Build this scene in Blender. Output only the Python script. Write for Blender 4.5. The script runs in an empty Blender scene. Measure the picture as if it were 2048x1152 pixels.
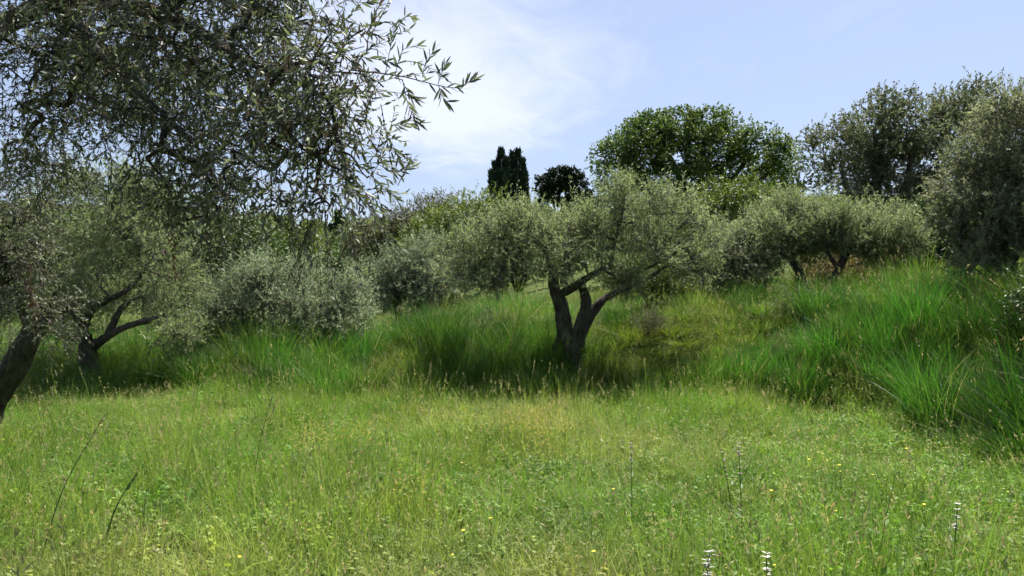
import bpy, math
import numpy as np
from mathutils import Matrix, Vector

rng = np.random.default_rng(11)
R = math.radians
scene = bpy.context.scene
col = scene.collection

# ------------------------------------------------------------------ camera, sky, sun, exposure
CAM_Z, FPX = 1.6, 1518.0
cam = bpy.data.cameras.new('camera')
cam.sensor_width = 36.0
cam.lens = FPX / 2048 * 36
cam.clip_end = 6000
camo = bpy.data.objects.new('camera', cam)
camo.location = (0, 0, CAM_Z)
camo.rotation_euler = (R(90), 0, 0)
col.objects.link(camo)
scene.camera = camo

SUN_EL, SUN_AZ = R(63), R(33)
sun = bpy.data.lights.new('sun', 'SUN')
sun.energy = 5.0
sun.angle = R(0.5)
sun.color = (1.0, 0.955, 0.88)
suno = bpy.data.objects.new('sun', sun)
sd = Vector((math.sin(SUN_AZ) * math.cos(SUN_EL), math.cos(SUN_AZ) * math.cos(SUN_EL), math.sin(SUN_EL)))
suno.rotation_euler = (-sd).to_track_quat('-Z', 'Y').to_euler()
suno.location = (0, 0, 60)
col.objects.link(suno)

world = bpy.data.worlds.new('World')
scene.world = world
world.use_nodes = True
wt = world.node_tree
wt.nodes.clear()


def nn(tree, kind, **kw):
    n = tree.nodes.new(kind)
    for k, v in kw.items():
        setattr(n, k, v)
    return n


def math_node(tree, op, a, b=None, clamp=False):
    n = nn(tree, 'ShaderNodeMath', operation=op, use_clamp=clamp)
    for i, v in enumerate((a, b)):
        if v is None:
            continue
        if isinstance(v, (int, float)):
            n.inputs[i].default_value = v
        else:
            tree.links.new(v, n.inputs[i])
    return n.outputs[0]


def smooth(tree, v, a, b):
    n = nn(tree, 'ShaderNodeMapRange', interpolation_type='SMOOTHSTEP')
    tree.links.new(v, n.inputs[0])
    n.inputs[1].default_value = a
    n.inputs[2].default_value = b
    return n.outputs[0]


sky = nn(wt, 'ShaderNodeTexSky', sky_type='NISHITA', sun_disc=False)
sky.sun_elevation = SUN_EL
sky.sun_rotation = SUN_AZ
sky.air_density = 1.0
sky.dust_density = 1.2
sky.ozone_density = 2.2
tc = nn(wt, 'ShaderNodeTexCoord')
sep = nn(wt, 'ShaderNodeSeparateXYZ')
wt.links.new(tc.outputs['Generated'], sep.inputs[0])
zz = math_node(wt, 'MAXIMUM', sep.outputs[2], 0.045)
u = math_node(wt, 'DIVIDE', sep.outputs[0], zz)
v = math_node(wt, 'DIVIDE', sep.outputs[1], zz)
cmb = nn(wt, 'ShaderNodeCombineXYZ')
wt.links.new(u, cmb.inputs[0])
wt.links.new(v, cmb.inputs[1])


def wnoise(vec, scale, detail, rough, dist, off):
    mp = nn(wt, 'ShaderNodeMapping')
    mp.inputs['Location'].default_value = off
    mp.inputs['Scale'].default_value = (1.0, 0.42, 1)
    wt.links.new(vec, mp.inputs[0])
    n = nn(wt, 'ShaderNodeTexNoise')
    n.inputs['Scale'].default_value = scale
    n.inputs['Detail'].default_value = detail
    n.inputs['Roughness'].default_value = rough
    n.inputs['Distortion'].default_value = dist
    wt.links.new(mp.outputs[0], n.inputs['Vector'])
    return n.outputs[0]


big = wnoise(cmb.outputs[0], 0.55, 3, 0.5, 0.3, (3.1, 1.4, 0))
fine = wnoise(cmb.outputs[0], 2.6, 8, 0.6, 0.9, (0.4, 5.2, 0))
# one soft cloud bank over the field, plus looser wisps over the whole sky
du = math_node(wt, 'MULTIPLY', math_node(wt, 'ADD', u, 0.42), 0.62)
dv = math_node(wt, 'MULTIPLY', math_node(wt, 'ADD', v, -4.1), 0.24)
rr = math_node(wt, 'SQRT', math_node(wt, 'ADD', math_node(wt, 'MULTIPLY', du, du), math_node(wt, 'MULTIPLY', dv, dv)))
bank_mask = math_node(wt, 'SUBTRACT', 1.0, smooth(wt, rr, 0.0, 0.85))
wisp = smooth(wt, big, 0.50, 0.78)
cover = math_node(wt, 'ADD', math_node(wt, 'MULTIPLY', bank_mask, 1.0), math_node(wt, 'MULTIPLY', wisp, 0.30))
cl = smooth(wt, math_node(wt, 'ADD', cover, math_node(wt, 'MULTIPLY', math_node(wt, 'SUBTRACT', fine, 0.5), 0.95)), 0.12, 1.0)
cl = math_node(wt, 'MULTIPLY', cl, 0.72)
mixc = nn(wt, 'ShaderNodeMix', data_type='RGBA')
hz = nn(wt, 'ShaderNodeMix', data_type='RGBA')          # thin high haze whitens the whole sky a little
hz.inputs[0].default_value = 0.46
wt.links.new(sky.outputs[0], hz.inputs[6])
hz.inputs[7].default_value = (4.9, 5.65, 8.1, 1)
wt.links.new(cl, mixc.inputs[0])
wt.links.new(hz.outputs[2], mixc.inputs[6])
mixc.inputs[7].default_value = (7.7, 8.05, 9.3, 1)
bg = nn(wt, 'ShaderNodeBackground')
bg.inputs['Strength'].default_value = 0.05
wt.links.new(mixc.outputs[2], bg.inputs['Color'])
wo = nn(wt, 'ShaderNodeOutputWorld')
wt.links.new(bg.outputs[0], wo.inputs[0])

scene.view_settings.view_transform = 'Standard'
scene.view_settings.look = 'None'
scene.view_settings.exposure = 1.46
scene.view_settings.gamma = 1.0
scene.render.engine = 'CYCLES'
cy = scene.cycles
cy.max_bounces = 8
cy.diffuse_bounces = 5
cy.glossy_bounces = 2
cy.transmission_bounces = 4
cy.use_denoising = True
cy.denoiser = 'OPENIMAGEDENOISE'
cy.denoising_input_passes = 'RGB_ALBEDO_NORMAL'
cy.denoising_prefilter = 'ACCURATE'
cy.use_adaptive_sampling = True
cy.adaptive_threshold = 0.03
cy.adaptive_min_samples = 24
cy.sample_clamp_indirect = 4.0


# ------------------------------------------------------------------ helpers
def P(px, py, d):
    """photo direction (2048 x 1152 grid) at forward distance d -> world point"""
    return np.array([(px - 1024) / FPX * d, d, CAM_Z - (py - 576) / FPX * d])


def _hash(ix, iy, seed):
    n = (ix.astype(np.int64) * 374761393 + iy.astype(np.int64) * 668265263 + seed * 1274126177) & 0x7fffffff
    n = ((n ^ (n >> 13)) * 1274126177) & 0x7fffffff
    return ((n ^ (n >> 16)) & 0xffff) / 65535.0


def vnoise(x, y, seed=0):
    x = np.asarray(x, float)
    y = np.asarray(y, float)
    x0, y0 = np.floor(x), np.floor(y)
    fx, fy = x - x0, y - y0
    fx = fx * fx * (3 - 2 * fx)
    fy = fy * fy * (3 - 2 * fy)
    a, b = _hash(x0, y0, seed), _hash(x0 + 1, y0, seed)
    c, d = _hash(x0, y0 + 1, seed), _hash(x0 + 1, y0 + 1, seed)
    return (a * (1 - fx) + b * fx) * (1 - fy) + (c * (1 - fx) + d * fx) * fy


def fbm(x, y, seed=0, o=3):
    s, a, t = 0, 0.5, 0
    for i in range(o):
        s = s + a * vnoise(x * 2 ** i, y * 2 ** i, seed + i * 17)
        t += a
        a *= 0.5
    return s / t


def sstep(x, a, b):
    t = np.clip((x - a) / (b - a), 0, 1)
    return t * t * (3 - 2 * t)


def unit(v):
    return v / np.maximum(np.linalg.norm(v, axis=-1, keepdims=True), 1e-9)


def mesh_obj(name, verts, faces, mat, parent=None, tint=None, smooth_shade=False, origin=(0, 0, 0)):
    """faces: (n,k) int array (or list of such arrays)"""
    if not isinstance(faces, (list, tuple)):
        faces = [faces]
    me = bpy.data.meshes.new(name)
    verts = np.asarray(verts, np.float32) - np.asarray(origin, np.float32)
    me.vertices.add(len(verts))
    me.vertices.foreach_set('co', verts.ravel())
    loops = np.concatenate([f.ravel() for f in faces]).astype(np.int32)
    tot = np.concatenate([np.full(len(f), f.shape[1]) for f in faces])
    start = np.concatenate([[0], np.cumsum(tot)[:-1]]).astype(np.int32)
    me.loops.add(len(loops))
    me.loops.foreach_set('vertex_index', loops)
    me.polygons.add(len(tot))
    me.polygons.foreach_set('loop_start', start)
    if smooth_shade:
        me.polygons.foreach_set('use_smooth', np.ones(len(tot), bool))
    if tint is not None:
        at = me.attributes.new('tint', 'FLOAT', 'POINT')
        at.data.foreach_set('value', np.asarray(tint, np.float32))
    me.update(calc_edges=True)
    me.materials.append(mat)
    o = bpy.data.objects.new(name, me)
    col.objects.link(o)
    if parent is not None:
        o.parent = parent
    return o


def tag(o, label=None, cat=None, group=None, kind=None):
    if label:
        o['label'] = label
    if cat:
        o['category'] = cat
    if group:
        o['group'] = group
    if kind:
        o['kind'] = kind
    return o


def thing(name, label, cat, loc, group=None):
    o = bpy.data.objects.new(name, None)
    o.empty_display_size = 0.3
    o.location = [float(c) for c in loc]
    col.objects.link(o)
    return tag(o, label, cat, group)


def catmull(pts, n):
    pts = np.asarray(pts, float)
    if len(pts) < 3:
        t = np.linspace(0, 1, n)[:, None]
        return pts[0] * (1 - t) + pts[-1] * t
    p = np.vstack([2 * pts[0] - pts[1], pts, 2 * pts[-1] - pts[-2]])
    m = len(pts) - 1
    out = []
    for s in np.linspace(0, m - 1e-6, n):
        i = int(s)
        t = s - i
        a, b, c, d = p[i], p[i + 1], p[i + 2], p[i + 3]
        out.append(0.5 * ((2 * b) + (c - a) * t + (2 * a - 5 * b + 4 * c - d) * t * t + (3 * b - a - 3 * c + d) * t ** 3))
    return np.array(out)


def tube_batch(paths, radii, k):
    """paths (B,n,3), radii (B,n) -> verts, quads"""
    B, n, _ = paths.shape
    tan = unit(np.gradient(paths, axis=1))
    ref = np.where(np.abs(unit(paths[:, -1] - paths[:, 0])[:, 2:3]) > 0.8, np.array([[1.0, 0.13, 0]]), np.array([[0, 0.1, 1.0]]))
    a = unit(np.cross(tan, ref[:, None, :]))
    b = np.cross(tan, a)
    ang = np.linspace(0, 2 * np.pi, k, endpoint=False)
    ring = a[:, :, None, :] * np.cos(ang)[None, None, :, None] + b[:, :, None, :] * np.sin(ang)[None, None, :, None]
    v = paths[:, :, None, :] + ring * radii[:, :, None, None]
    i = np.arange(n - 1)[:, None]
    j = np.arange(k)[None, :]
    q = np.stack([i * k + j, i * k + (j + 1) % k, (i + 1) * k + (j + 1) % k, (i + 1) * k + j], -1).reshape(-1, 4)
    q = (q[None] + (np.arange(B) * n * k)[:, None, None]).reshape(-1, 4)
    return v.reshape(-1, 3), q


def gnarled(path, radii, k, seed, amt=0.16, n=None):
    """trunk or limb: tube with lumps, flutes and a twist"""
    n = n or max(8, len(path) * 9)
    pp = catmull(path, n)
    rad = np.interp(np.linspace(0, 1, n), np.linspace(0, 1, len(radii)), radii)
    v, q = tube_batch(pp[None], rad[None], k)
    L = np.concatenate([[0], np.cumsum(np.linalg.norm(np.diff(pp, axis=0), axis=1))])
    th = np.tile(np.linspace(0, 2 * np.pi, k, endpoint=False), (n, 1))
    ll = np.repeat(L[:, None], k, 1)
    r0 = np.repeat(rad[:, None], k, 1)
    s = ll / np.maximum(r0, 0.02)
    m = (fbm(np.cos(th + s * .12) * 1.6 + 9 + seed, np.sin(th + s * .12) * 1.6 + ll * 2.0 + 3, seed, 3) - 0.5) * 2.6 * amt
    m += 0.5 * amt * np.sin(3 * th + s * 0.35 + seed)
    m += (fbm(np.cos(th) * 4 + 20 + seed, np.sin(th) * 4 + ll * 7, seed + 5, 2) - .5) * 1.5 * amt
    v = v.reshape(n, k, 3)
    c = pp[:, None, :]
    v = c + (v - c) * (1 + m)[:, :, None]
    # closing cap
    cap = pp[-1] + unit(pp[-1] - pp[-2]) * rad[-1] * 0.4
    vv = np.vstack([v.reshape(-1, 3), cap[None]])
    b0 = (n - 1) * k
    tri = np.array([[b0 + j, b0 + (j + 1) % k, n * k] for j in range(k)])
    return vv, q, tri, pp, rad


def merge(parts):
    V, Q, T, o = [], [], [], 0
    for v, q, t in parts:
        V.append(v)
        if q is not None and len(q):
            Q.append(q + o)
        if t is not None and len(t):
            T.append(t + o)
        o += len(v)
    f = []
    if Q:
        f.append(np.concatenate(Q))
    if T:
        f.append(np.concatenate(T))
    return np.concatenate(V), f


def leaves_simple(pos, d, nrm, L, W):
    """folded diamond leaf, 2 triangles"""
    s = unit(np.cross(d, nrm))
    nr = np.cross(s, d)
    L = L[:, None]
    W = W[:, None]
    v = np.stack([pos, pos + d * L * .45 + s * W * .5 + nr * W * .18, pos + d * L, pos + d * L * .45 - s * W * .5 + nr * W * .18], 1)
    f = np.array([[0, 1, 2], [0, 2, 3]])
    F = (f[None] + (np.arange(len(pos)) * 4)[:, None, None]).reshape(-1, 3)
    return v.reshape(-1, 3), F, 4


def leaves_fine(pos, d, nrm, L, W, curl):
    """lance-shaped curled leaf, 6 triangles"""
    s = unit(np.cross(d, nrm))
    nr = np.cross(s, d)
    t = np.array([0.0, .28, .66, 1.0])
    w = np.array([.14, .95, .82, .03])
    L = L[:, None, None]
    W = W[:, None, None]
    cx = pos[:, None] + d[:, None] * L * t[None, :, None] + nr[:, None] * L * (curl[:, None] * (t ** 2)[None])[:, :, None]
    e = s[:, None] * W * .5 * w[None, :, None]
    v = np.concatenate([cx + e, cx - e], 1)
    f = np.array([[i, i + 4, i + 5, i + 1] for i in range(3)])
    F = (f[None] + (np.arange(len(pos)) * 8)[:, None, None]).reshape(-1, 4)
    return v.reshape(-1, 3), F, 8


# ------------------------------------------------------------------ materials
def principled(name, rough=0.7, spec=0.3):
    m = bpy.data.materials.new(name)
    m.use_nodes = True
    nt = m.node_tree
    b = nt.nodes['Principled BSDF']
    b.inputs['Roughness'].default_value = rough
    b.inputs['Specular IOR Level'].default_value = spec
    return m, nt, b


def ramp(nt, fac, stops):
    r = nn(nt, 'ShaderNodeValToRGB')
    el = r.color_ramp.elements
    while len(el) < len(stops):
        el.new(0.5)
    for e, (p, c) in zip(el, stops):
        e.position = p
        e.color = (*c, 1)
    nt.links.new(fac, r.inputs[0])
    return r.outputs[0]


def leaf_mat(name, stops, back=None, trans=0.3, rough=0.5, spec=0.35, tcol=1.25):
    """leaf: colour by its own tint, paler underside, light let through"""
    m, nt, b = principled(name, rough, spec)
    at = nn(nt, 'ShaderNodeAttribute', attribute_name='tint')
    c = ramp(nt, at.outputs['Fac'], stops)
    if back is not None:
        geo = nn(nt, 'ShaderNodeNewGeometry')
        mx = nn(nt, 'ShaderNodeMix', data_type='RGBA')
        nt.links.new(geo.outputs['Backfacing'], mx.inputs[0])
        nt.links.new(c, mx.inputs[6])
        mb = nn(nt, 'ShaderNodeMix', data_type='RGBA')
        mb.inputs[0].default_value = 0.4
        nt.links.new(c, mb.inputs[6])
        mb.inputs[7].default_value = (*back, 1)
        nt.links.new(mb.outputs[2], mx.inputs[7])
        cs = mx.outputs[2]
    else:
        cs = c
    nt.links.new(cs, b.inputs['Base Color'])
    tr = nn(nt, 'ShaderNodeBsdfTranslucent')
    hs = nn(nt, 'ShaderNodeHueSaturation')
    hs.inputs['Saturation'].default_value = 1.15
    hs.inputs['Value'].default_value = tcol
    nt.links.new(c, hs.inputs['Color'])
    nt.links.new(hs.outputs[0], tr.inputs[0])
    ms = nn(nt, 'ShaderNodeMixShader')
    ms.inputs[0].default_value = trans
    nt.links.new(b.outputs[0], ms.inputs[1])
    nt.links.new(tr.outputs[0], ms.inputs[2])
    nt.links.new(ms.outputs[0], nt.nodes['Material Output'].inputs[0])
    return m


def bark_mat(name, c1, c2, scale=14):
    m, nt, b = principled(name, 0.95, 0.1)
    tcn = nn(nt, 'ShaderNodeTexCoord')
    mp = nn(nt, 'ShaderNodeMapping')
    mp.inputs['Scale'].default_value = (1, 1, .35)
    nt.links.new(tcn.outputs['Object'], mp.inputs[0])
    n = nn(nt, 'ShaderNodeTexNoise')
    n.inputs['Scale'].default_value = scale
    n.inputs['Detail'].default_value = 8
    n.inputs['Roughness'].default_value = 0.7
    nt.links.new(mp.outputs[0], n.inputs['Vector'])
    nt.links.new(ramp(nt, n.outputs[0], [(0.3, c1), (0.55, c2), (0.75, tuple(min(1, x * 1.7) for x in c2))]), b.inputs['Base Color'])
    bp = nn(nt, 'ShaderNodeBump')
    bp.inputs['Strength'].default_value = 0.9
    bp.inputs['Distance'].default_value = 0.05
    nt.links.new(n.outputs[0], bp.inputs['Height'])
    nt.links.new(bp.outputs[0], b.inputs['Normal'])
    return m


def plant_mat(name, trans=0.35, rough=0.55, spec=0.25, fixed=None):
    """blades and herbs: colour carried by each plant, varied blade by blade"""
    m, nt, b = principled(name, rough, spec)
    ic = nn(nt, 'ShaderNodeAttribute', attribute_name='plant_colour', attribute_type='INSTANCER')
    at = nn(nt, 'ShaderNodeAttribute', attribute_name='tint')
    base = ic.outputs['Color']
    lo = nn(nt, 'ShaderNodeMix', data_type='RGBA', blend_type='MULTIPLY')
    lo.inputs[0].default_value = 1
    nt.links.new(base, lo.inputs[6])
    nt.links.new(ramp(nt, at.outputs['Fac'], [(0, (.55, .62, .55)), (.45, (.95, .98, .9)), (.8, (1.25, 1.2, 1.0)), (.93, (1.4, 1.3, 1.1)), (1, (1.75, 1.5, 1.3))]), lo.inputs[7])
    stw = nn(nt, 'ShaderNodeMix', data_type='RGBA')
    nt.links.new(smooth(nt, at.outputs['Fac'], .945, .965), stw.inputs[0])
    nt.links.new(lo.outputs[2], stw.inputs[6])
    stw.inputs[7].default_value = (.27, .25, .115, 1)
    lo = stw
    geo = nn(nt, 'ShaderNodeNewGeometry')
    n_ = nn(nt, 'ShaderNodeTexNoise')
    n_.inputs['Scale'].default_value = 1.9
    n_.inputs['Detail'].default_value = 5
    n_.inputs['Roughness'].default_value = .65
    nt.links.new(geo.outputs['Position'], n_.inputs['Vector'])
    l2 = nn(nt, 'ShaderNodeMix', data_type='RGBA', blend_type='MULTIPLY')
    l2.inputs[0].default_value = 1
    nt.links.new(lo.outputs[2], l2.inputs[6])
    nt.links.new(ramp(nt, n_.outputs[0], [(.3, (.72, .86, .75)), (.5, (1, 1, 1)), (.7, (1.3, 1.12, 1.1))]), l2.inputs[7])
    lo = l2
    nt.links.new(lo.outputs[2], b.inputs['Base Color'])
    tr = nn(nt, 'ShaderNodeBsdfTranslucent')
    hs = nn(nt, 'ShaderNodeHueSaturation')
    hs.inputs['Value'].default_value = 1.3
    hs.inputs['Saturation'].default_value = 1.1
    nt.links.new(lo.outputs[2], hs.inputs['Color'])
    nt.links.new(hs.outputs[0], tr.inputs[0])
    ms = nn(nt, 'ShaderNodeMixShader')
    ms.inputs[0].default_value = trans
    nt.links.new(b.outputs[0], ms.inputs[1])
    nt.links.new(tr.outputs[0], ms.inputs[2])
    nt.links.new(ms.outputs[0], nt.nodes['Material Output'].inputs[0])
    return m


def plain_mat(name, c, rough=0.6, var=0.25):
    m, nt, b = principled(name, rough, 0.2)
    tcn = nn(nt, 'ShaderNodeTexCoord')
    n = nn(nt, 'ShaderNodeTexNoise')
    n.inputs['Scale'].default_value = 40
    nt.links.new(tcn.outputs['Object'], n.inputs['Vector'])
    nt.links.new(ramp(nt, n.outputs[0], [(.3, tuple(x * (1 - var) for x in c)), (.7, tuple(min(1, x * (1 + var)) for x in c))]), b.inputs['Base Color'])
    return m


M = {}
M['olive'] = leaf_mat('olive_leaf', [(0, (.080, .108, .042)), (.35, (.155, .200, .080)), (.7, (.225, .270, .120)), (1, (.31, .345, .185))], (.27, .295, .20), .40, .6, .2)
M['olive_silver'] = leaf_mat('olive_leaf_silver', [(0, (.085, .112, .056)), (.35, (.158, .202, .106)), (.7, (.225, .275, .152)), (1, (.31, .35, .22))], (.28, .305, .22), .40, .6, .2)
M['olive_grey'] = leaf_mat('olive_leaf_grey', [(0, (.062, .074, .038)), (.35, (.125, .142, .070)), (.7, (.185, .205, .105)), (1, (.26, .275, .155))], (.23, .24, .17), .36, .6, .2)
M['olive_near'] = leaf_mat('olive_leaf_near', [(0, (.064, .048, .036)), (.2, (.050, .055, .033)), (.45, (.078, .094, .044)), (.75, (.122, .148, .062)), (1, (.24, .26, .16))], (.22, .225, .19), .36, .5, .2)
M['broad'] = leaf_mat('broad_leaf', [(0, (.022, .040, .013)), (.4, (.052, .095, .024)), (.75, (.105, .162, .036)), (1, (.175, .23, .055))], None, .3, .5, .3)
M['cypress'] = leaf_mat('cypress_leaf', [(0, (.010, .020, .012)), (.5, (.022, .042, .022)), (1, (.050, .080, .038))], None, .08, .7, .2)
M['dark'] = leaf_mat('dark_leaf', [(0, (.010, .018, .009)), (.5, (.022, .038, .017)), (1, (.05, .07, .03))], None, .08, .6, .2)
M['yellow_green'] = leaf_mat('yellow_green_leaf', [(0, (.042, .068, .015)), (.4, (.090, .130, .030)), (.75, (.150, .185, .045)), (1, (.24, .25, .07))], None, .35, .5, .3)
M['green'] = leaf_mat('green_leaf', [(0, (.025, .045, .015)), (.4, (.055, .09, .028)), (.75, (.09, .14, .04)), (1, (.15, .20, .07))], None, .33, .5, .3)
M['heath'] = leaf_mat('heath_leaf', [(0, (.044, .046, .022)), (.4, (.088, .092, .040)), (.75, (.135, .135, .06)), (1, (.20, .185, .10))], None, .22, .6, .2)
M['orange'] = leaf_mat('orange_leaf', [(0, (.07, .06, .025)), (.4, (.15, .12, .042)), (.75, (.23, .165, .06)), (1, (.30, .22, .09))], None, .32, .6, .2)
M['dry_leaf'] = leaf_mat('withered_leaf', [(0, (.06, .03, .018)), (.5, (.15, .07, .04)), (1, (.27, .13, .07))], None, .25, .7, .15)
M['bark'] = bark_mat('olive_bark', (.019, .016, .014), (.078, .068, .058))
M['bark_light'] = bark_mat('olive_bark_pale', (.045, .040, .034), (.135, .122, .105))
M['twig'] = bark_mat('twig_bark', (.070, .056, .050), (.150, .122, .108), 30)
M['near_twig'] = bark_mat('near_twig_bark', (.030, .024, .022), (.075, .060, .055), 30)
M['grass'] = plant_mat('grass_blade', .42)
M['herb'] = plant_mat('herb_leaf', .35, .5, .3)
M['petal_yellow'] = plain_mat('yellow_petal', (.75, .55, .05))
M['petal_white'] = plain_mat('white_petal', (.40, .38, .35), var=.4)
M['bract'] = plain_mat('mauve_bract', (.20, .17, .14))
M['stem'] = plain_mat('green_stem', (.045, .085, .025))
M['straw'] = plain_mat('straw', (.34, .29, .14))
M['straw_dark'] = plain_mat('dark_stalk', (.07, .085, .04))

# ground: earth and thatch between the plants
m, nt, b = principled('ground_earth', 1.0, 0.05)
tcn = nn(nt, 'ShaderNodeTexCoord')
n1 = nn(nt, 'ShaderNodeTexNoise')
n1.inputs['Scale'].default_value = 1.1
n1.inputs['Detail'].default_value = 6
n2 = nn(nt, 'ShaderNodeTexNoise')
n2.inputs['Scale'].default_value = 28
n2.inputs['Detail'].default_value = 6
nt.links.new(tcn.outputs['Object'], n1.inputs['Vector'])
nt.links.new(tcn.outputs['Object'], n2.inputs['Vector'])
c1 = ramp(nt, n1.outputs[0], [(.3, (.040, .062, .018)), (.55, (.070, .098, .028)), (.75, (.105, .110, .042))])
mx = nn(nt, 'ShaderNodeMix', data_type='RGBA', blend_type='MULTIPLY')
mx.inputs[0].default_value = 1
nt.links.new(c1, mx.inputs[6])
nt.links.new(ramp(nt, n2.outputs[0], [(.3, (.6, .6, .6)), (.7, (1.3, 1.25, 1.2))]), mx.inputs[7])
nt.links.new(mx.outputs[2], b.inputs['Base Color'])
bp = nn(nt, 'ShaderNodeBump')
bp.inputs['Distance'].default_value = 0.05
nt.links.new(n2.outputs[0], bp.inputs['Height'])
nt.links.new(bp.outputs[0], b.inputs['Normal'])
M['ground'] = m

# ------------------------------------------------------------------ terrain
FOOT = np.array([[-60, 13.5], [-14, 11.6], [-8, 10.9], [-4.5, 10.7], [-2.2, 10.6], [0, 10.7], [1.6, 10.9], [3.0, 10.3], [3.85, 8.8], [4.3, 6.9], [4.9, 4.9], [6.8, 1.5], [9, -4], [10, -60]], float)


def bank_dist(x, y):
    """signed distance past the foot of the bank (positive: up the bank)"""
    best = np.full(np.shape(x), 1e9)
    for a, c in zip(FOOT[:-1], FOOT[1:]):
        ab = c - a
        t = np.clip(((x - a[0]) * ab[0] + (y - a[1]) * ab[1]) / (ab @ ab), 0, 1)
        best = np.minimum(best, np.hypot(x - a[0] - t * ab[0], y - a[1] - t * ab[1]))
    yf = np.interp(x, FOOT[:, 0], FOOT[:, 1])
    return np.where(y > yf, best, -best)


def hgt(x, y):
    x = np.asarray(x, float)
    y = np.asarray(y, float)
    d = bank_dist(x, y)
    rise = np.interp(x, [-12, -6, -3, -1.4, 0.5, 3, 6, 12], [.15, .18, .32, .66, .82, .94, 1.18, 1.7])
    z = rise * sstep(d, 0.0, 3.2)
    z = z + (fbm(x * .7, y * .7, 5, 3) - .5) * (0.10 + 0.30 * sstep(d, 0, 2))
    far = np.clip(y - 17, 0, 400)
    z = z + 0.045 * np.minimum(far, 45) * sstep(x, -7, 10)
    z = z + 0.05 * np.clip(x - 7, 0, 40) * sstep(d, 0, 8)
    # far hillside across the valley
    q = np.hypot(x, y)
    z = z - 2.0 * sstep(q, 30, 75) * sstep(-x, -4, 8)
    z = z + 17.5 * sstep(q, 70, 190) * (0.8 + 0.4 * fbm(x * .012 + 4, y * .012, 31, 3)) + 26 * sstep(q, 260, 900) * fbm(x * .004, y * .004 + 7, 57, 3)
    return z


uu = np.linspace(-1, 1, 230)
gx = np.sinh(uu * 6.2) / np.sinh(6.2) * 1800
gy = np.sinh(uu * 6.2) / np.sinh(6.2) * 1800 + 9.0
X, Y = np.meshgrid(gx, gy)
Z = hgt(X, Y)
n = len(uu)
ii, jj = np.meshgrid(np.arange(n - 1), np.arange(n - 1), indexing='ij')
q = np.stack([ii * n + jj, ii * n + jj + 1, (ii + 1) * n + jj + 1, (ii + 1) * n + jj], -1).reshape(-1, 4)
ground = mesh_obj('ground', np.stack([X, Y, Z], -1).reshape(-1, 3), q, M['ground'], smooth_shade=True)
tag(ground, kind='structure')


def gz(x, y):
    return float(hgt(np.array([x]), np.array([y]))[0])


# ------------------------------------------------------------------ trees
def lobes_px(spec, depth):
    """(px, py, rx, ry, depth offset, depth radius) -> world centres and radii"""
    c, r = [], []
    for px, py, rx, ry, dd, rd in spec:
        d = depth + dd
        c.append(P(px, py, d))
        r.append([rx / FPX * d, rd, ry / FPX * d])
    return np.array(c), np.array(r)


def sample_lobes(c, r, n, lo=0.35, floor=None):
    vol = np.prod(r, axis=1) ** (2 / 3)
    k = rng.choice(len(c), n, p=vol / vol.sum())
    d = unit(rng.normal(size=(n, 3)))
    rad = lo + (1 - lo) * rng.random(n) ** 0.6
    p = c[k] + d * r[k] * rad[:, None]
    return p, unit(d / r[k] * np.mean(r[k], axis=1)[:, None])


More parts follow.
